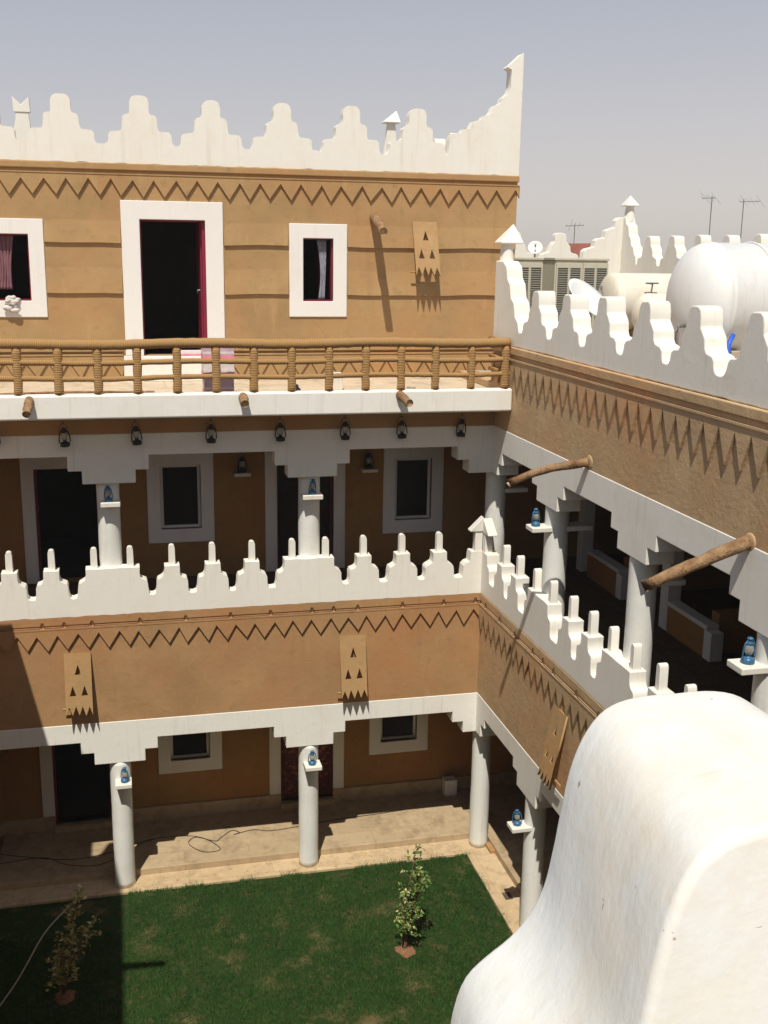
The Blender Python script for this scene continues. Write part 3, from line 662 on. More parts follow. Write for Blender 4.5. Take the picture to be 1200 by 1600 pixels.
# far roof parapets
cs = [1.2, 2.35, 3.5, 4.62]
top = merlon_line(cs, ROOF_HALF, 10.07, 1.1, 5.18) + [(5.2, 10.1), (5.22, 10.3), (5.3, 10.36), (5.48, 10.4), (5.5, 10.55), (5.6, 10.6), (5.74, 10.62), (5.76, 10.78), (5.85, 10.83), (5.98, 10.86), (6.0, 11.02), (6.1, 11.1)]
parapet('parapet', top, 1.09, 6.2, 8.2, 'y', 8.6, 8.85, 'white_roof', rw, .02)
cs = [8.15-1.14*1.0-1.14*k+.25 for k in range(18)]
top = merlon_line(cs, ROOF_HALF, 10.0, -13.5, 7.8)
top += [(7.82, 10.05), (7.85, 10.2), (7.93, 10.25), (8.0, 10.4), (8.1, 10.45), (8.17, 10.62), (8.27, 10.68), (8.33, 10.9), (8.45, 10.95), (8.5, 11.1)]
parapet('parapet', top, YE, 8.85, 8.2, 'x', 6.2, 6.45, 'white_roof', rw, .02)
bm = B(); lathe(bm, [(.15, 0), (.09, .38)], (6.34, 8.6, 11.0), 12); pyramid_cap(bm, 6.17, 6.50, 8.42, 8.76, 11.36, 6.36, 8.65, 11.62); mk('pinnacle', bm, 'white_roof', rw, .01)
# log spouts and hood
log(rw, (.10, -3.754, 7.63), (-.80, -3.28, 7.285), .055, 'log_spout', .05)
log(rw, (.10, -7.558, 7.56), (-.88, -7.398, 7.118), .062, 'log_spout', .015)
for y, z in ((-3.754, 7.63), (-7.558, 7.56)):
    bm = B(); lathe(bm, [(.085, 0), (.078, .008), (.066, .014)], (0, 0, 0), 14)
    for v in bm.verts: v.co = Vector((.121-v.co.z, y+v.co.x*1.2, z+v.co.y*1.1))
    mk('mud_collar', bm, 'mud_right', rw, smooth=True)
hood(rw, 'x', -3.62, -.0, 4.16, 3.12, .43, .20, 'mud_room')

# ================================================================ WEST AND SOUTH WINGS (the camera stands on the south roof)
ww = thing('side_wing', 'plain mud walled wing beyond the left edge that shades the lawn', 'building', (-10, -8, 0))
bm = B(); box(bm, -11.5, -8.0, -16.5, -3.9, -.1, 8.85); box(bm, -8.2, -8.0, -16.5, -3.9, 8.85, 9.55); box(bm, -11.5, -8.0, -3.9, -.83, -.1, 6.5); box(bm, -8.2, -8.0, -3.9, -1.5, 6.5, 7.35)
mk('wall', bm, 'mud_right', ww)
log(ww, (-8.0, -6.25, 7.62), (-6.98, -6.25, 7.5), .07)
sw = thing('parapet_wall', 'huge rounded white plaster merlon filling the lower right foreground', 'parapet', (-5, -15.4, 8.6))
half = [(0, 1.0), (.05, 1.0), (.10, .992), (.135, .972), (.16, .935), (.178, .88), (.19, .81), (.20, .74), (.212, .68), (.235, .63), (.265, .595), (.305, .565), (.34, .53), (.358, .48), (.366, .42), (.37, .25), (.39, .16), (.45, .10), (.50, .08)]
def sm(pts, n=3):
    out = []
    for i in range(len(pts)-1):
        p0 = pts[max(i-1, 0)]; p1 = pts[i]; p2 = pts[i+1]; p3 = pts[min(i+2, len(pts)-1)]
        for k in range(n):
            t = k/n; out.append(tuple(.5*((2*b)+(-a+c)*t+(2*a-5*b+4*c-d)*t*t+(-a+3*b-3*c+d)*t**3) for a, b, c, d in zip(p0, p1, p2, p3)))
    return out+[pts[-1]]
half = sm(half, 3)
top = []
for c in (-8.96, -7.62, -6.28, -4.86, -3.62, -2.48, -1.3):
    top += [(c-dx, 8.54+dz+.0) for dx, dz in half[::-1]] + [(c+dx, 8.54+dz) for dx, dz in half[1:]]
# rounded cross-section: several slices across the thickness
bm = B(); y0, y1 = -15.63, -15.20; rb = .016
sl = []
ns = 8
ring = []
prof = [(-9.6, 8.62)] + [p for p in top if -9.6 < p[0] < -.8] + [(-.8, 8.62)]
def offset(pts, d):
    out = []
    for i, p in enumerate(pts):
        a = Vector(pts[max(i-1, 0)]); b = Vector(pts[min(i+1, len(pts)-1)]); t = (b-a)
        if t.length < 1e-9: out.append(p); continue
        t.normalize(); nrm = Vector((t.y, -t.x)); out.append((p[0]+nrm.x*d, p[1]+nrm.y*d))
    return out
slices = []
for k in range(ns+1):
    a = math.pi/2*k/ns; slices.append((y0+rb*(1-math.sin(a)), rb*(1-math.cos(a))))
slices = slices[::-1]                                # near edge first (y0), inset rb
mid = [(y0+rb+(y1-y0-2*rb)*t/9, 0) for t in range(1, 9)]
far = [(y1-(y-y0), d) for y, d in slices[::-1]]
rows = []
for (y, d) in slices+mid+far:
    row = []
    tt = (y1-y)/(y1-y0)
    for (u, z) in offset(prof, d):
        cc = min((-8.96, -7.62, -6.28, -4.86, -3.62, -2.48, -1.3), key=lambda q: abs(q-u)); du = u-cc
        u += .045*tt*max(-1, min(1, du/.14))*max(0, min(1, (.62-abs(du))/.15))
        q = Vector((u*3.2, y*3.2, z*3.2)); w = .006*noise.noise(q)+.003*noise.noise(q*3.1)
        row.append(bm.verts.new((u+w, y+.4*w, z+w)))
    rows.append(row)
for i in range(len(rows)-1):
    for k in range(len(prof)-1): bm.faces.new((rows[i][k], rows[i][k+1], rows[i+1][k+1], rows[i+1][k]))
for row, yy in ((rows[0], 1), (rows[-1], -1)):
    lo = [bm.verts.new((v.co.x, v.co.y, 8.0)) for v in row]
    for k in range(len(row)-1): bm.faces.new((row[k], row[k+1], lo[k+1], lo[k]))
mk('merlon_wall', bm, 'white_near', sw, smooth=True)
s2 = thing('side_wing', 'roof terrace wing directly below the foreground merlon', 'building', (-5, -17, 0))
bm = B(); box(bm, -8.0, 6.9, -19, -15.2, -.1, 8.5); mk('wall', bm, 'mud_right', s2)
bm = B(); box(bm, -7.9, 6.8, -18.9, -15.64, 8.501, 8.56); mk('roof_deck', bm, 'bounce_deck', s2)  # unseen pale slab added to keep warm bounce off the near merlon

# ================================================================ BALUSTRADE
bal = thing('balustrade', 'rope wrapped wooden balustrade with square grid along the balcony edge', 'railing', (-3.5, -.75, 8.22))
px = [-7.61, -7.07, -6.53, -6.0, -5.46, -4.91, -4.36, -3.82, -3.27, -2.72, -2.17, -1.63, -1.1, -.54, .0]
for x in px:
    bm = B(); pts = [(x+jit(.004), -.75+jit(.003), 8.22+.64*k/10) for k in range(11)]
    tube(bm, pts, [.062*(1+jit(.05)) for _ in pts], 12); mk('post', bm, 'rope_z', bal, smooth=True)
for z, r_ in ((8.915, .072), (8.66, .04), (8.44, .038)):
    bm = B(); n = 90; pts = [(-8+8.06*k/n, -.755+jit(.003), z+.012*math.sin(k*.21)+jit(.003)) for k in range(n+1)]
    tube(bm, pts, [r_*(1+jit(.06)) for _ in pts], 10); mk('rail', bm, 'rope_x', bal, smooth=True)
for z, r_ in ((8.9, .05), (8.64, .035), (8.44, .034)):
    bm = B(); tube(bm, [(.0, -.75, z), (.03, -.3, z+.01), (.05, .1, z)], r_, 10); mk('rail', bm, 'rope_z', bal, smooth=True)

# ================================================================ LANTERNS
def lantern(name, label, loc, mat, s=1.0, group=None, cat='lantern', bail=True):
    t = thing(name, label, cat, loc, group)
    bm = B(); lathe(bm, [(.052*s, 0), (.058*s, .008*s), (.058*s, .04*s), (.04*s, .052*s), (.022*s, .06*s), (.022*s, .075*s), (.03*s, .08*s)], loc, 16); mk('fuel_tank', bm, mat, t, smooth=True)
    bm = B(); lathe(bm, [(.026*s, .08*s), (.038*s, .105*s), (.04*s, .125*s), (.033*s, .155*s), (.026*s, .17*s)], loc, 14); mk('globe', bm, 'lglass', t, smooth=True)
    bm = B(); lathe(bm, [(.034*s, .168*s), (.036*s, .18*s), (.022*s, .192*s), (.022*s, .21*s), (.03*s, .214*s), (.026*s, .226*s), (.012*s, .232*s)], loc, 14); mk('chimney_cap', bm, mat, t, smooth=True)
    x, y, z = loc
    for sg in (-1, 1):
        bm = B(); tube(bm, [(x+sg*.05*s, y, z+.03*s), (x+sg*.066*s, y, z+.06*s), (x+sg*.062*s, y, z+.12*s), (x+sg*.05*s, y, z+.175*s), (x+sg*.022*s, y, z+.205*s)], .0075*s, 6); mk('side_tube', bm, mat, t, smooth=True)
    t.rotation_euler = (jit(.05), jit(.06), jit(.7) if not bail else jit(.5))
    if bail:
        bm = B(); tube(bm, [(x+.055*s*math.cos(a), y+.005, z+.19*s+.09*s*math.sin(a)) for a in [math.pi*k/8 for k in range(9)]], .003*s, 5); mk('handle', bm, mat, t, smooth=True)
    return t
gB = 'blue kerosene lanterns on column shelves'
lantern('lantern', 'blue kerosene lantern on the left column shelf of the ground floor', (-5.88, -.1, 1.955), 'blue', 1.08, gB, bail=False)
lantern('lantern', 'blue kerosene lantern on the middle column shelf of the ground floor', (-2.86, -.1, 1.955), 'blue', 1.08, gB, bail=False)
lantern('lantern', 'blue kerosene lantern on the left upper column shelf, above the spiked parapet', (-5.94, -.0, 6.505), 'blue', 1.06, gB, bail=False)
lantern('lantern', 'blue kerosene lantern on the middle upper column shelf, tucked under the capital', (-2.84, -.0, 6.505), 'blue', 1.06, gB, bail=False)
lantern('lantern', 'blue lantern on the long shelf just right of the upper corner column', (-.02, -2.36, 6.45), 'blue', 1.12, gB, bail=False)
lantern('lantern', 'bright blue lantern on the upper shelf at the far right edge of the arcade', (.02, -7.86, 6.45), 'blue', 1.12, gB, bail=False)
lantern('lantern', 'blue lantern on the low shelf beside the foreground merlon', (-.12, -2.43, 1.81), 'blue', 1.08, gB, bail=False)
where = ['at the far left edge of the beam', 'above the left end of the left stepped capital', 'just right of the left stepped capital', 'above the white framed left upper window', 'above the left side of the middle stepped capital', 'just right of the middle stepped capital', 'above the right upper window, second from the corner', 'nearest the courtyard corner']
for x, w in zip((-7.5, -6.52, -5.49, -4.4, -3.35, -2.34, -1.43, -.47), where):
    t = lantern('hanging_lantern', 'black hanging lantern under the balcony ' + w, (x, -.11, 7.38), 'black', 1.22, 'black lanterns hung along the beam', bail=True)
    bm = B(); tube(bm, [(x, -.105, 7.70), (x, -.105, 7.78), (x, -.02, 7.80), (x, .02, 7.80)], .006, 5); mk('hook', bm, 'black', t)
lantern('lantern', 'dim black lantern on the small shelf between upper window and middle door', (-3.73, 1.88, 6.51), 'black', 1.2, None)
lantern('lantern', 'dim black lantern on the small shelf left of the right upper window', (-1.5, 1.88, 6.51), 'black', 1.2, None)

# ================================================================ ROOF EQUIPMENT
def cooler(x, y, label):
    t = thing('air_conditioner', label, 'air conditioner', (x, y, 8.2), 'beige rooftop cooling units', rotz=0)
    w, d, zt = 1.16, .9, 10.10
    bm = B(); box(bm, x, x+w, y+.03, y+d, 8.3, zt); mk('housing', bm, 'ac', t, .02)
    bm = B(); box(bm, x-.02, x+w+.02, y-.0, y+d, zt, zt+.05); mk('lid', bm, 'ac', t, .01)
    for k in (0, 1, 2, 3):
        xa = x+.06+k*.27+(.04 if k > 1 else 0); xb = xa+.22
        bm = B(); holed(bm, xa-.03, xb+.03, 8.5, zt-.05, [(xa, xb, 8.58, zt-.15)], 'y', y, y+.028); pn = mk('louver_panel', bm, 'ac', t, .004)
        bm = B(); z = 8.6
        while z < zt-.17:
            prism(bm, [(y+.004, z), (y+.026, z+.03), (y+.028, z+.03), (y+.01, z)], 'x', xa, xb); z += .045
        box(bm, xa, xb, y+.0285, y+.0295, 8.58, zt-.15)
        mk('louver', bm, 'slat', pn)
    return t
cooler(1.55, 4.8, 'beige louvred cooling unit on the roof, half hidden behind the pyramid capped pinnacle')
cooler(2.98, 4.8, 'beige louvred cooling unit on the roof, right one behind the white dish')
tk = thing('water_tank', 'large white domed cylindrical water tank lying on the roof at right', 'water tank', (4, -1.2, 8.2))
def capsule(bm, x0, x1, y, z, r, dome, seg=40):
    prof = [(x0-dome*math.cos(a), r*math.sin(a)) for a in [math.pi/2*k/10 for k in range(0, 11)]]
    prof += [(x0+.0, r*1.012), (x0+.06, r*1.012), (x0+.07, r)] + [(x1, r)] + [(x1+dome*math.sin(a), r*math.cos(a)) for a in [math.pi/2*k/10 for k in range(1, 11)]]
    rings = [[bm.verts.new((px_, y+max(q, 1e-4)*math.cos(2*math.pi*k/seg), z+max(q, 1e-4)*math.sin(2*math.pi*k/seg))) for k in range(seg)] for px_, q in prof]
    for i in range(len(rings)-1):
        for k in range(seg): bm.faces.new((rings[i][k], rings[i][(k+1) % seg], rings[i+1][(k+1) % seg], rings[i+1][k]))
bm = B(); capsule(bm, 3.05, 5.8, -1.1, 9.57, .86, .46); mk('tank_shell', bm, 'tank', tk, smooth=True)
for xa in (3.1, 5.0):
    bm = B(); box(bm, xa, xa+.3, -1.8, -.4, 8.2, 8.85); mk('tank_cradle', bm, 'concrete', tk, .01)
bm = B(); lathe(bm, [(.25, 0), (.25, .06), (.22, .09)], (4.4, -1.1, 10.41), 20); mk('tank_hatch', bm, 'tank', tk)
for xa in (3.75, 4.75):
    bm = B(); R_ = .872; pts = [(xa, -1.1+R_*math.cos(a), 9.57+R_*math.sin(a)) for a in [2*math.pi*k/48 for k in range(48)]]
    tube(bm, pts+[pts[0]], .014, 6, cap=False); mk('strap', bm, 'tank', tk, smooth=True)
bm = B(); tube(bm, [(2.62, -1.35, 9.2), (2.5, -1.38, 9.2), (2.48, -1.4, 9.1), (2.48, -1.4, 8.2)], .03, 8); mk('outlet_pipe', bm, 'steel', tk, smooth=True)
bm = B(); tube(bm, [(3.02, -2.0, 8.25), (3.0, -2.0, 8.98), (3.12, -1.9, 9.1)], .035, 10); o = mk('water_pipe', bm, 'bluepipe', smooth=True); tag(o, 'bright blue plastic pipe rising beside the big white tank', 'pipe')
t2 = thing('storage_tank', 'cream cylindrical tank lying between the coolers and the white tank', 'water tank', (4.4, 2.6, 8.2))
bm = B(); capsule(bm, 3.5, 5.8, 3.2, 9.36, .53, .16, 28); mk('tank_shell', bm, 'creamtank', t2, smooth=True)
bm = B(); tube(bm, [(4.05, 2.68, 9.4), (4.05, 2.62, 9.7), (3.9, 2.6, 9.72), (4.16, 2.6, 9.72)], .015, 6); mk('tap', bm, 'steel', t2)
for xa in (3.9, 5.2):
    bm = B(); box(bm, xa, xa+.2, 2.8, 3.6, 8.2, 8.95); mk('tank_cradle', bm, 'log', t2)
bm = B(); capsule(bm, 3.3, 4.6, 1.3, 9.22, .36, .22, 24); o = mk('water_heater', bm, 'creamtank', smooth=True); tag(o, 'small cream cylinder in front of the cream tank', 'water heater')
bm = B(); box(bm, 3.2, 4.7, 1.0, 1.6, 8.2, 8.9); o = mk('plinth', bm, 'mud_band'); tag(o, 'brown plinth under the small cream cylinder', 'plinth')
def dish(name, label, c, r, az, tilt, group=None, mast=True):
    t = thing(name, label, 'satellite dish', (c[0], c[1], 8.2)); d = Vector((math.sin(az)*math.cos(tilt), math.cos(az)*math.cos(tilt), math.sin(tilt)))
    a = d.cross(Vector((0, 0, 1))).normalized(); b = a.cross(d); bm = B(); rings = []
    for s_ in (0, -.018):
        for i in range(1, 7):
            q = r*i/6; rings.append([bm.verts.new(Vector(c)+a*q*math.cos(t_)+b*q*math.sin(t_)+d*(.22*q*q/r+s_)) for t_ in [2*math.pi*k/24 for k in range(24)]])
    for base in (0, 6):
        bm.faces.new(rings[base])
        for i in range(base, base+5):
            for k in range(24): bm.faces.new((rings[i][k], rings[i][(k+1) % 24], rings[i+1][(k+1) % 24], rings[i+1][k]))
    for k in range(24): bm.faces.new((rings[5][k], rings[5][(k+1) % 24], rings[11][(k+1) % 24], rings[11][k]))
    mk('reflector', bm, 'tank', t, smooth=True)
    bm = B(); tube(bm, [Vector(c)-d*.02, Vector(c)-d*.12, Vector((c[0]-d.x*.14, c[1]-d.y*.14, 8.2))], .02, 8); mk('mast', bm, 'steel', t)
    bm = B(); tip = Vector(c)+d*r*.75; tube(bm, [Vector(c)-b*r*.95+d*.1, tip], .008, 6); lathe(bm, [(.02, -.04), (.025, 0), (.02, .03)], tip, 8); mk('feed_arm', bm, 'steel', t)
    return t
dish('satellite_dish', 'white satellite dish in front of the beige cooling units', (2.62, 2.3, 9.36), .52, R(142), R(47))
dish('satellite_dish', 'small white dish beyond the far parapet, left of its merlon', (4.9, 11.0, 10.36), .19, R(200), R(30))
def antenna(label, x, y, zb, zt, elems, span, ang=0, off=0):
    t = thing('tv_antenna', label, 'antenna', (x, y, zb), 'rooftop television antennas')
    bm = B(); tube(bm, [(x, y, zb), (x, y, zt)], .016, 6); mk('mast', bm, 'steel', t)
    ca, sa = math.cos(ang), math.sin(ang); bm = B()
    tube(bm, [(x+(off-span)*ca, y+(off-span)*sa, zt-.08), (x+(off+span)*ca, y+(off+span)*sa, zt-.05)], .013, 6)
    for k in range(elems):
        u = off-span+2*span*k/(elems-1); l = (.06, .13, .09, .2)[(k*7) % 4]
        tube(bm, [(x+u*ca+sa*l, y+u*sa-ca*l*1.5, zt-.05-l), (x+u*ca-sa*l, y+u*sa+ca*l*1.5, zt-.05+l)], .006, 4)
    mk('aerial', bm, 'steel', t); return t
antenna('thin antenna left of the pair above the white tank', 13.2, 17.0, 8, 12.12, 6, .26, R(8), -.12)
antenna('antenna with long boom, right of the pair above the white tank', 14.35, 17.0, 8, 12.05, 6, .36, R(-5), .22)
t = antenna('faint distant leaning antenna behind the far parapet merlon', 10.6, 22.0, 9.4, 11.3, 5, .35, R(-50))

# ================================================================ DISTANT TOWN
def house(label, x, y, w, d, h, mat, roof=None, group='distant town houses'):
    t = thing('house', label, 'house', (x, y, -.08), group)
    bm = B(); box(bm, x-w/2, x+w/2, y-d/2, y+d/2, -.1, h); mk('wall', bm, mat, t)
    bm = B(); 
    if roof == 'tile':
        prism(bm, [(x-w/2-.3, h), (x+w/2+.3, h), (x+w/2-w*.15, h+1.0), (x-w/2+w*.15, h+1.0)], 'y', y-d/2-.3, y+d/2+.3); mk('roof', bm, 'tile', t)
    else:
        holed(bm, x-w/2, x+w/2, y-d/2, y+d/2, [(x-w/2+.3, x+w/2-.3, y-d/2+.3, y+d/2-.3)], 'y', 0, .8)
        for v in bm.verts: v.co = Vector((v.co.x, v.co.z, h+v.co.y))
        mk('parapet', bm, mat, t)
    bm = B()
    for k in range(4):
        xx = x-w/2+w*(k+.5)/4; box(bm, xx-.6, xx+.6, y-d/2-.03, y-d/2, h-2.6, h-1.2)
    mk('windows', bm, 'glass', t)
M['far1'] = plain('distant_render', (.60, .52, .44), .9, var=.05, sc=.2); M['far2'] = plain('distant_cream', (.62, .58, .52), .9, var=.05, sc=.2); M['far3'] = plain('distant_tan', (.50, .38, .25), .9, var=.05, sc=.2)
house('tan house with a red tiled roof just behind the far parapet', 17.6, 36.0, 2.4, 5, 9.75, 'far3', 'tile')
house('pale pink distant house left of the red tiled roof', 24.5, 62, 7, 9, 9.8, 'far1')
house('low cream distant house at the left end of the skyline', 30, 90, 9, 9, 10.0, 'far2')
house('cream distant block seen right of the red tiled roof', 43.5, 90, 6, 9, 9.3, 'far2')
house('wide pale house at the skyline behind the far corner pinnacle', 74, 120, 16, 9, 9.4, 'far1')
house('tan distant block beyond the gap of the shaded merlons', 60, 84, 7, 9, 9.9, 'far3')
house('pale distant block right of the tan skyline block', 82, 90, 14, 9, 9.7, 'far2')
house('far white building at the right edge of the skyline', 60.5, 62, 5, 8, 11.2, 'far2')
house('long low tan building on the far skyline', 90, 170, 50, 9, 9.5, 'far1')

# ================================================================ SAPLINGS
def sapling(label, x, y, h, nleaf, spread, mats, lean, seed):
    rnd = random.Random(seed); t = thing('sapling', label, 'sapling', (x, y, -.045))
    bm = B(); lathe(bm, [(.17, 0), (.13, .012), (.07, .028), (.02, .036)], (x, y, -.047), 18)
    for v in bm.verts: v.co += Vector(((v.co.x-x)*.5*noise.noise(v.co*9), (v.co.y-y)*.8*noise.noise(v.co*7), 0))
    mk('soil_mound', bm, 'redsoil', t, smooth=True)
    bm = B(); tips = []
    for s in range(3):
        a = rnd.uniform(0, 6.28); pts = []; hh = h*(1 if s == 0 else rnd.uniform(.6, .85))
        for k in range(9):
            q = k/8; pts.append((x+lean*q*q+math.cos(a)*spread*.5*q*(s > 0)+rnd.uniform(-.01, .01), y+math.sin(a)*spread*.5*q*(s > 0)+rnd.uniform(-.01, .01), -.03+hh*q))
        tube(bm, pts, [.016*(1-.8*k/8)+.002 for k in range(9)], 6); tips.append(pts)
    twigs = []
    for k in range(int(nleaf/9)):
        st = rnd.choice(tips); i = rnd.randint(2, 8); p = Vector(st[i]); q = (p.z)/h
        a = rnd.uniform(0, 6.28); L = spread*rnd.uniform(.25, .8)*(1.15-.75*abs(q-.45)-.35*q)
        e = p+Vector((math.cos(a)*L, math.sin(a)*L, rnd.uniform(.02, .13))); tube(bm, [p, e], [.004, .002], 4); twigs.append((p, e))
    mk('trunk', bm, 'bark', t)
    bm = B()
    for k in range(nleaf):
        p, e = rnd.choice(twigs); c = p.lerp(e, rnd.uniform(.35, 1.1))+Vector((rnd.gauss(0, .015), rnd.gauss(0, .015), rnd.gauss(0, .02)))
        a = rnd.uniform(0, 6.28); el = rnd.uniform(-.6, .9); d = Vector((math.cos(a)*math.cos(el), math.sin(a)*math.cos(el), math.sin(el)))
        n_ = d.cross(Vector((rnd.uniform(-1, 1), rnd.uniform(-1, 1), 1))).normalized(); L = rnd.uniform(.03, .095); w = L*rnd.uniform(.22, .36); u = n_.cross(d)*.008
        vs = [bm.verts.new(v) for v in (c, c+d*L*.5+n_*w+u, c+d*L, c+d*L*.5-n_*w+u)]
        f1 = bm.faces.new((vs[0], vs[1], vs[2])); f2 = bm.faces.new((vs[0], vs[2], vs[3])); mi = 1 if rnd.random() < .22 else 0; f1.material_index = f2.material_index = mi
    mk('foliage', bm, mats, t, weld=False, recalc=False)
    bm = B(); tube(bm, [(x-.05, y+.03, -.05), (x-.03, y+.02, h*.55)], .011, 6); mk('stake', bm, 'logend', t)
sapling('leafy sapling with pale yellow-green leaves in the sunlit lawn', -1.85, -2.49, 1.60, 860, .28, ['leaf', 'leaf2'], .12, 4)
sapling('dull sapling in the shaded left part of the lawn', -6.81, -2.5, 1.42, 760, .32, ['leaf3', 'leaf2'], .25, 9)

# ================================================================ LOOSE THINGS
def carton(x0, x1, y0, y1, z0, z1, mat, label, stripe='pink'):
    t = thing('carton', label, 'carton', ((x0+x1)/2, (y0+y1)/2, z0), 'cartons on the balcony')
    bm = B(); box(bm, x0, x1, y0, y1, z0, z1); mk('box', bm, mat, t, .006)
    bm = B(); h = z1-z0; box(bm, x0-.002, x1+.002, y0-.002, y1+.002, z0+h*.46, z0+h*.60); mk('label_strip', bm, 'cartonwhite', t)
    bm = B(); box(bm, x0-.002, x1+.002, y0-.002, y1+.002, z0+h*.08, z0+h*.42); mk('printed_band', bm, stripe, t)
z = 8.094
for k, (w, h, mt, lb) in enumerate(((.43, .27, 'cartonmauve', 'pink and mauve carton at the bottom of the balcony stack'), (.45, .25, 'cartonwhite', 'white and pink carton in the middle of the balcony stack'), (.44, .26, 'cartonmauve', 'mauve and pink carton on top of the balcony stack'))):
    carton(-4.29-w/2+jit(.01), -4.29+w/2, -.42, -.02, z, z+h, mt, lb); z += h+.001
carton(-4.78, -4.33, 1.80, 1.96, 8.501, 8.59, 'cartonwhite', 'flat pink striped carton lying on the white door threshold')
bm = B(); prism(bm, [(0, 0), (.5, .05), (.52, .2), (.05, .16)], 'z', 0, .012)
for v in bm.verts: v.co += Vector((-5.85, -.35, 8.094))
o = mk('flattened_cardboard', bm, 'log'); tag(o, 'brown flattened cardboard scrap behind the balustrade left of the doorway', 'cardboard')
bm = B(); box(bm, -2.52, -2.30, .3, .5, 8.094, 8.36); o = mk('crate', bm, 'shelf', bevel=.01); tag(o, 'pale plaster stained crate behind the balustrade right of the cartons', 'crate')
bm = B(); lathe(bm, [(.05, 0), (.065, .06), (.06, .12), (.03, .15), (.02, .19)], (-3.15, -.45, 8.094), 12); o = mk('jug', bm, 'steel', smooth=True); tag(o, 'small grey metal jug on the balcony floor behind a rail post', 'jug')
bm = B()
for k in range(26):
    c = Vector((-7.33+random.gauss(0, .045), 1.93+random.gauss(0, .025), 9.36+random.gauss(0, .07))); r_ = random.uniform(.025, .055)
    bmesh.ops.create_icosphere(bm, subdivisions=2, radius=r_, matrix=Matrix.Translation(c)@Matrix.Rotation(random.random()*3, 4, 'X')@Matrix.Diagonal((1.3, .8, .7, 1)))
for v in bm.verts: v.co += Vector((noise.noise(v.co*22), noise.noise(v.co*22+Vector((5, 0, 0))), noise.noise(v.co*22+Vector((0, 7, 0)))))*.02
o = mk('cloth_bundle', bm, 'cloth', smooth=True, weld=False); tag(o, 'crumpled white cloth bundle hanging on the left window sill', 'cloth')
def cloth(name, x0, x1, y, z0, z1, mat, label, narrow=.5):
    bm = B(); nx, nz = 16, 20; g_ = []
    for j in range(nz+1):
        q = j/nz; cx = (x0+x1)/2; wd = (x1-x0)/2*(1-narrow*math.sin(q*2.4)); g_.append([bm.verts.new((cx+wd*(2*i/nx-1)+.03*math.sin(q*3), y+.025*math.sin(i*1.9+q*2), z1+(z0-z1)*q)) for i in range(nx+1)])
    for j in range(nz):
        for i in range(nx): bm.faces.new((g_[j][i], g_[j][i+1], g_[j+1][i+1], g_[j+1][i]))
    o = mk(name, bm, mat, smooth=True); md = o.modifiers.new('solid', 'SOLIDIFY'); md.thickness = .006; tag(o, label, 'curtain')
cloth('curtain', -2.40, -2.24, YR+.12, 9.42, 10.40, 'curtain', 'grey curtain strip hanging in the right rooftop window')
cloth('curtain', -7.62, -7.25, YR+.14, 9.55, 10.40, 'mauve', 'mauve curtain tied back in the left rooftop window')
bm = B(); box(bm, .02, .26, 1.75, 1.95, .112, .43); o = mk('utility_box', bm, 'frame', bevel=.01); tag(o, 'small white box against the stone skirting near the corner column', 'box')
def wire(name, label, pts, r=.006, mat='wire', n=8):
    P = sm([tuple(p) for p in pts], n); bm = B(); tube(bm, P, r, 5); o = mk(name, bm, mat, smooth=True); tag(o, label, 'cable'); return o
z = .119
wire('cable', 'thin black cable looping over the sunlit gallery floor', [(-8.0, 1.31, z), (-6.97, .92, z), (-6.3, .95, z), (-5.6, 1.26, z), (-5.0, 1.3, z), (-4.6, 1.15, z), (-4.33, .72, z), (-4.62, .68, z), (-4.85, 1.0, z), (-4.72, 1.2, z), (-4.4, 1.0, z), (-4.28, 1.1, z), (-4.08, 1.30, z), (-3.95, 1.2, z+.004), (-4.05, 1.15, z), (-3.7, 1.25, z), (-3.4, 1.15, z), (-2.9, 1.2, z), (-2.2, 1.3, z), (-1.4, 1.35, z), (-.87, 1.4, z)])
wire('cable', 'second black cable in the shaded left part of the gallery floor', [(-8.0, 1.0, z), (-7.3, 1.05, z), (-6.9, .75, z), (-6.4, .62, z), (-6.0, .85, z), (-5.7, 1.15, z), (-5.4, 1.3, z)])
wire('garden_hose', 'thin pale hose rising across the shaded lawn corner at left', [(-8.0, -3.4, .0), (-7.5, -2.2, .02), (-7.15, -1.0, .02), (-6.75, -.3, .05), (-6.6, -.08, .1)], .012, 'concrete')
def tacked(name, label, fn, marks, u0, u1):
    pts = []; us = sorted(marks); u = u0; prev = u0
    for k in us:
        pts += [(prev+.05, 0), ((prev+k)/2, -.003), (k-.05, 0), (k-.036, .01), (k-.010, .088), (k+.010, .088), (k+.036, .01), (k+.05, 0)]; prev = k
    pts += [(u1, 0)]
    bm = B(); tube(bm, [fn(a, b) for a, b in pts], .0065, 5); o = mk(name, bm, 'cord', smooth=False); tag(o, label, 'cord')
tacked('tacked_cord', 'brown cord tacked along the ledge over the zigzags of the facing wing', lambda a, b: (a, -.03, 4.568+b), [-7.0, -6.68, -6.27, -5.55, -4.85, -4.15, -3.52, -2.85, -2.5, -2.1, -1.35, -.65, -.10], -8.0, -.03)
tacked('tacked_cord', 'brown cord tacked along the ledge over the zigzags of the right wing', lambda a, b: (-.03, -a, 4.568+b), [.35, 1.05, 1.75, 2.5, 2.9, 3.3, 4.1, 4.8, 5.5], .03, 6)
for i, (x, y, w, d, lb) in enumerate(((.06, -1.62, .13, .2, 'dark square drain plate on the kerb near the second right column'), (.27, -.22, .09, .3, 'brown brick lying on the kerb right of the corner column'))):
    bm = B(); box(bm, x, x+w, y, y+d, .0, .012 if i == 0 else .06); o = mk('drain_plate' if i == 0 else 'brick', bm, 'interior' if i == 0 else 'mud_band', bevel=.004); tag(o, lb, 'drain' if i == 0 else 'brick')

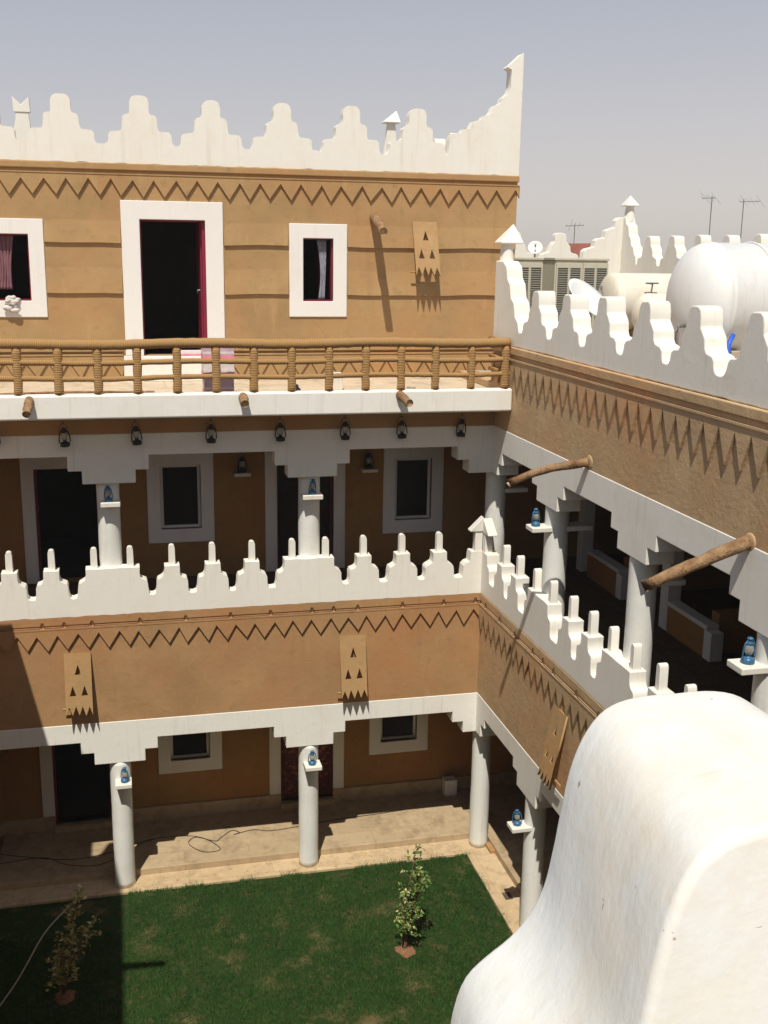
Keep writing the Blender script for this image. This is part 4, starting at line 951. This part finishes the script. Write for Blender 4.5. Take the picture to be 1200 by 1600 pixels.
wire('cable', 'grey cable lying along the balcony edge behind the posts', [(-8, -.56, 8.10), (-6.5, -.52, 8.11), (-5.2, -.57, 8.10), (-3.9, -.5, 8.11), (-2.4, -.56, 8.10), (-1.0, -.5, 8.11), (.0, -.55, 8.10)], .012, 'wire')
bm = B(); box(bm, -2.6, -1.9, -.1, .02, 8.60, 8.615)
for v in bm.verts: v.co.z += (v.co.x+2.25)*.02
bm.free()
bm = B(); tube(bm, [(-7.9, .2, 8.11), (-6.4, .35, 8.12), (-5.2, .3, 8.11)], .018, 6); o = mk('wooden_pole', bm, 'log'); tag(o, 'thin wooden pole lying on the balcony floor left of the doorway', 'pole')
rn = random.Random(5)
for k, (x, y, w) in enumerate(((-5.35, -.3, .07), (-5.15, -.25, .05), (-1.2, .3, .06))):
    bm = B(); bmesh.ops.create_icosphere(bm, subdivisions=2, radius=w, matrix=Matrix.Translation((x, y, 8.093+w*.4))@Matrix.Diagonal((1.4, 1, .5, 1)))
    for v in bm.verts: v.co += Vector((noise.noise(v.co*30), noise.noise(v.co*31), noise.noise(v.co*29)*.4))*.02
    o = mk('rubble_stone', bm, 'concrete'); tag(o, ('larger rubble lump on the balcony floor before the doorway', 'smaller rubble lump on the balcony floor before the doorway', 'rubble lump near the right end of the balcony')[k], 'stone')

wire('lamp_cable', 'thin black lamp cable sagging between the hanging lanterns under the balcony', sum([[(x, -.03, 7.79), ((x+x2)/2, -.025, 7.755)] for x, x2 in zip((-7.5, -6.52, -5.49, -4.4, -3.35, -2.34, -1.43), (-6.52, -5.49, -4.4, -3.35, -2.34, -1.43, -.47))], [])+[(-.47, -.03, 7.79)], .005)
rn = random.Random(8)
bm = B()
for k in range(90):
    x = rn.uniform(-5.8, -.3); y = rn.uniform(-.08, 1.5) if rn.random() < .6 else rn.uniform(-.1, .3); z = .112 if y > .37 else .003
    if .30 < y < .40: continue
    a = rn.uniform(0, 6.28); L = rn.uniform(.015, .04); dx, dy = math.cos(a)*L, math.sin(a)*L
    vs = [bm.verts.new(p) for p in ((x-dx, y-dy, z), (x+dy*.4, y-dx*.4, z+.006), (x+dx, y+dy, z+.002), (x-dy*.4, y+dx*.4, z+.008))]; bm.faces.new(vs)
o = mk('leaf_litter', bm, 'logend', weld=False, recalc=False); tag(o, 'dry leaves and crumbs scattered over the gallery floor and kerb', 'litter', kind='stuff')

# thin dusty air over the courtyard and the town
hm = bpy.data.materials.new('haze'); hm.use_nodes = True; ht = hm.node_tree; ht.nodes.clear()
ho = ht.nodes.new('ShaderNodeOutputMaterial'); hv = ht.nodes.new('ShaderNodeVolumePrincipled')
hv.inputs['Color'].default_value = (.93, .90, .88, 1); hv.inputs['Density'].default_value = .0010; hv.inputs['Anisotropy'].default_value = .3
ht.links.new(hv.outputs[0], ho.inputs['Volume']); M['haze'] = hm
bm = B(); box(bm, -60, 260, -30, 260, -1.6, 15.5); tag(mk('haze', bm, 'haze'), 'pale dusty haze hanging over the rooftops', 'haze', kind='stuff')
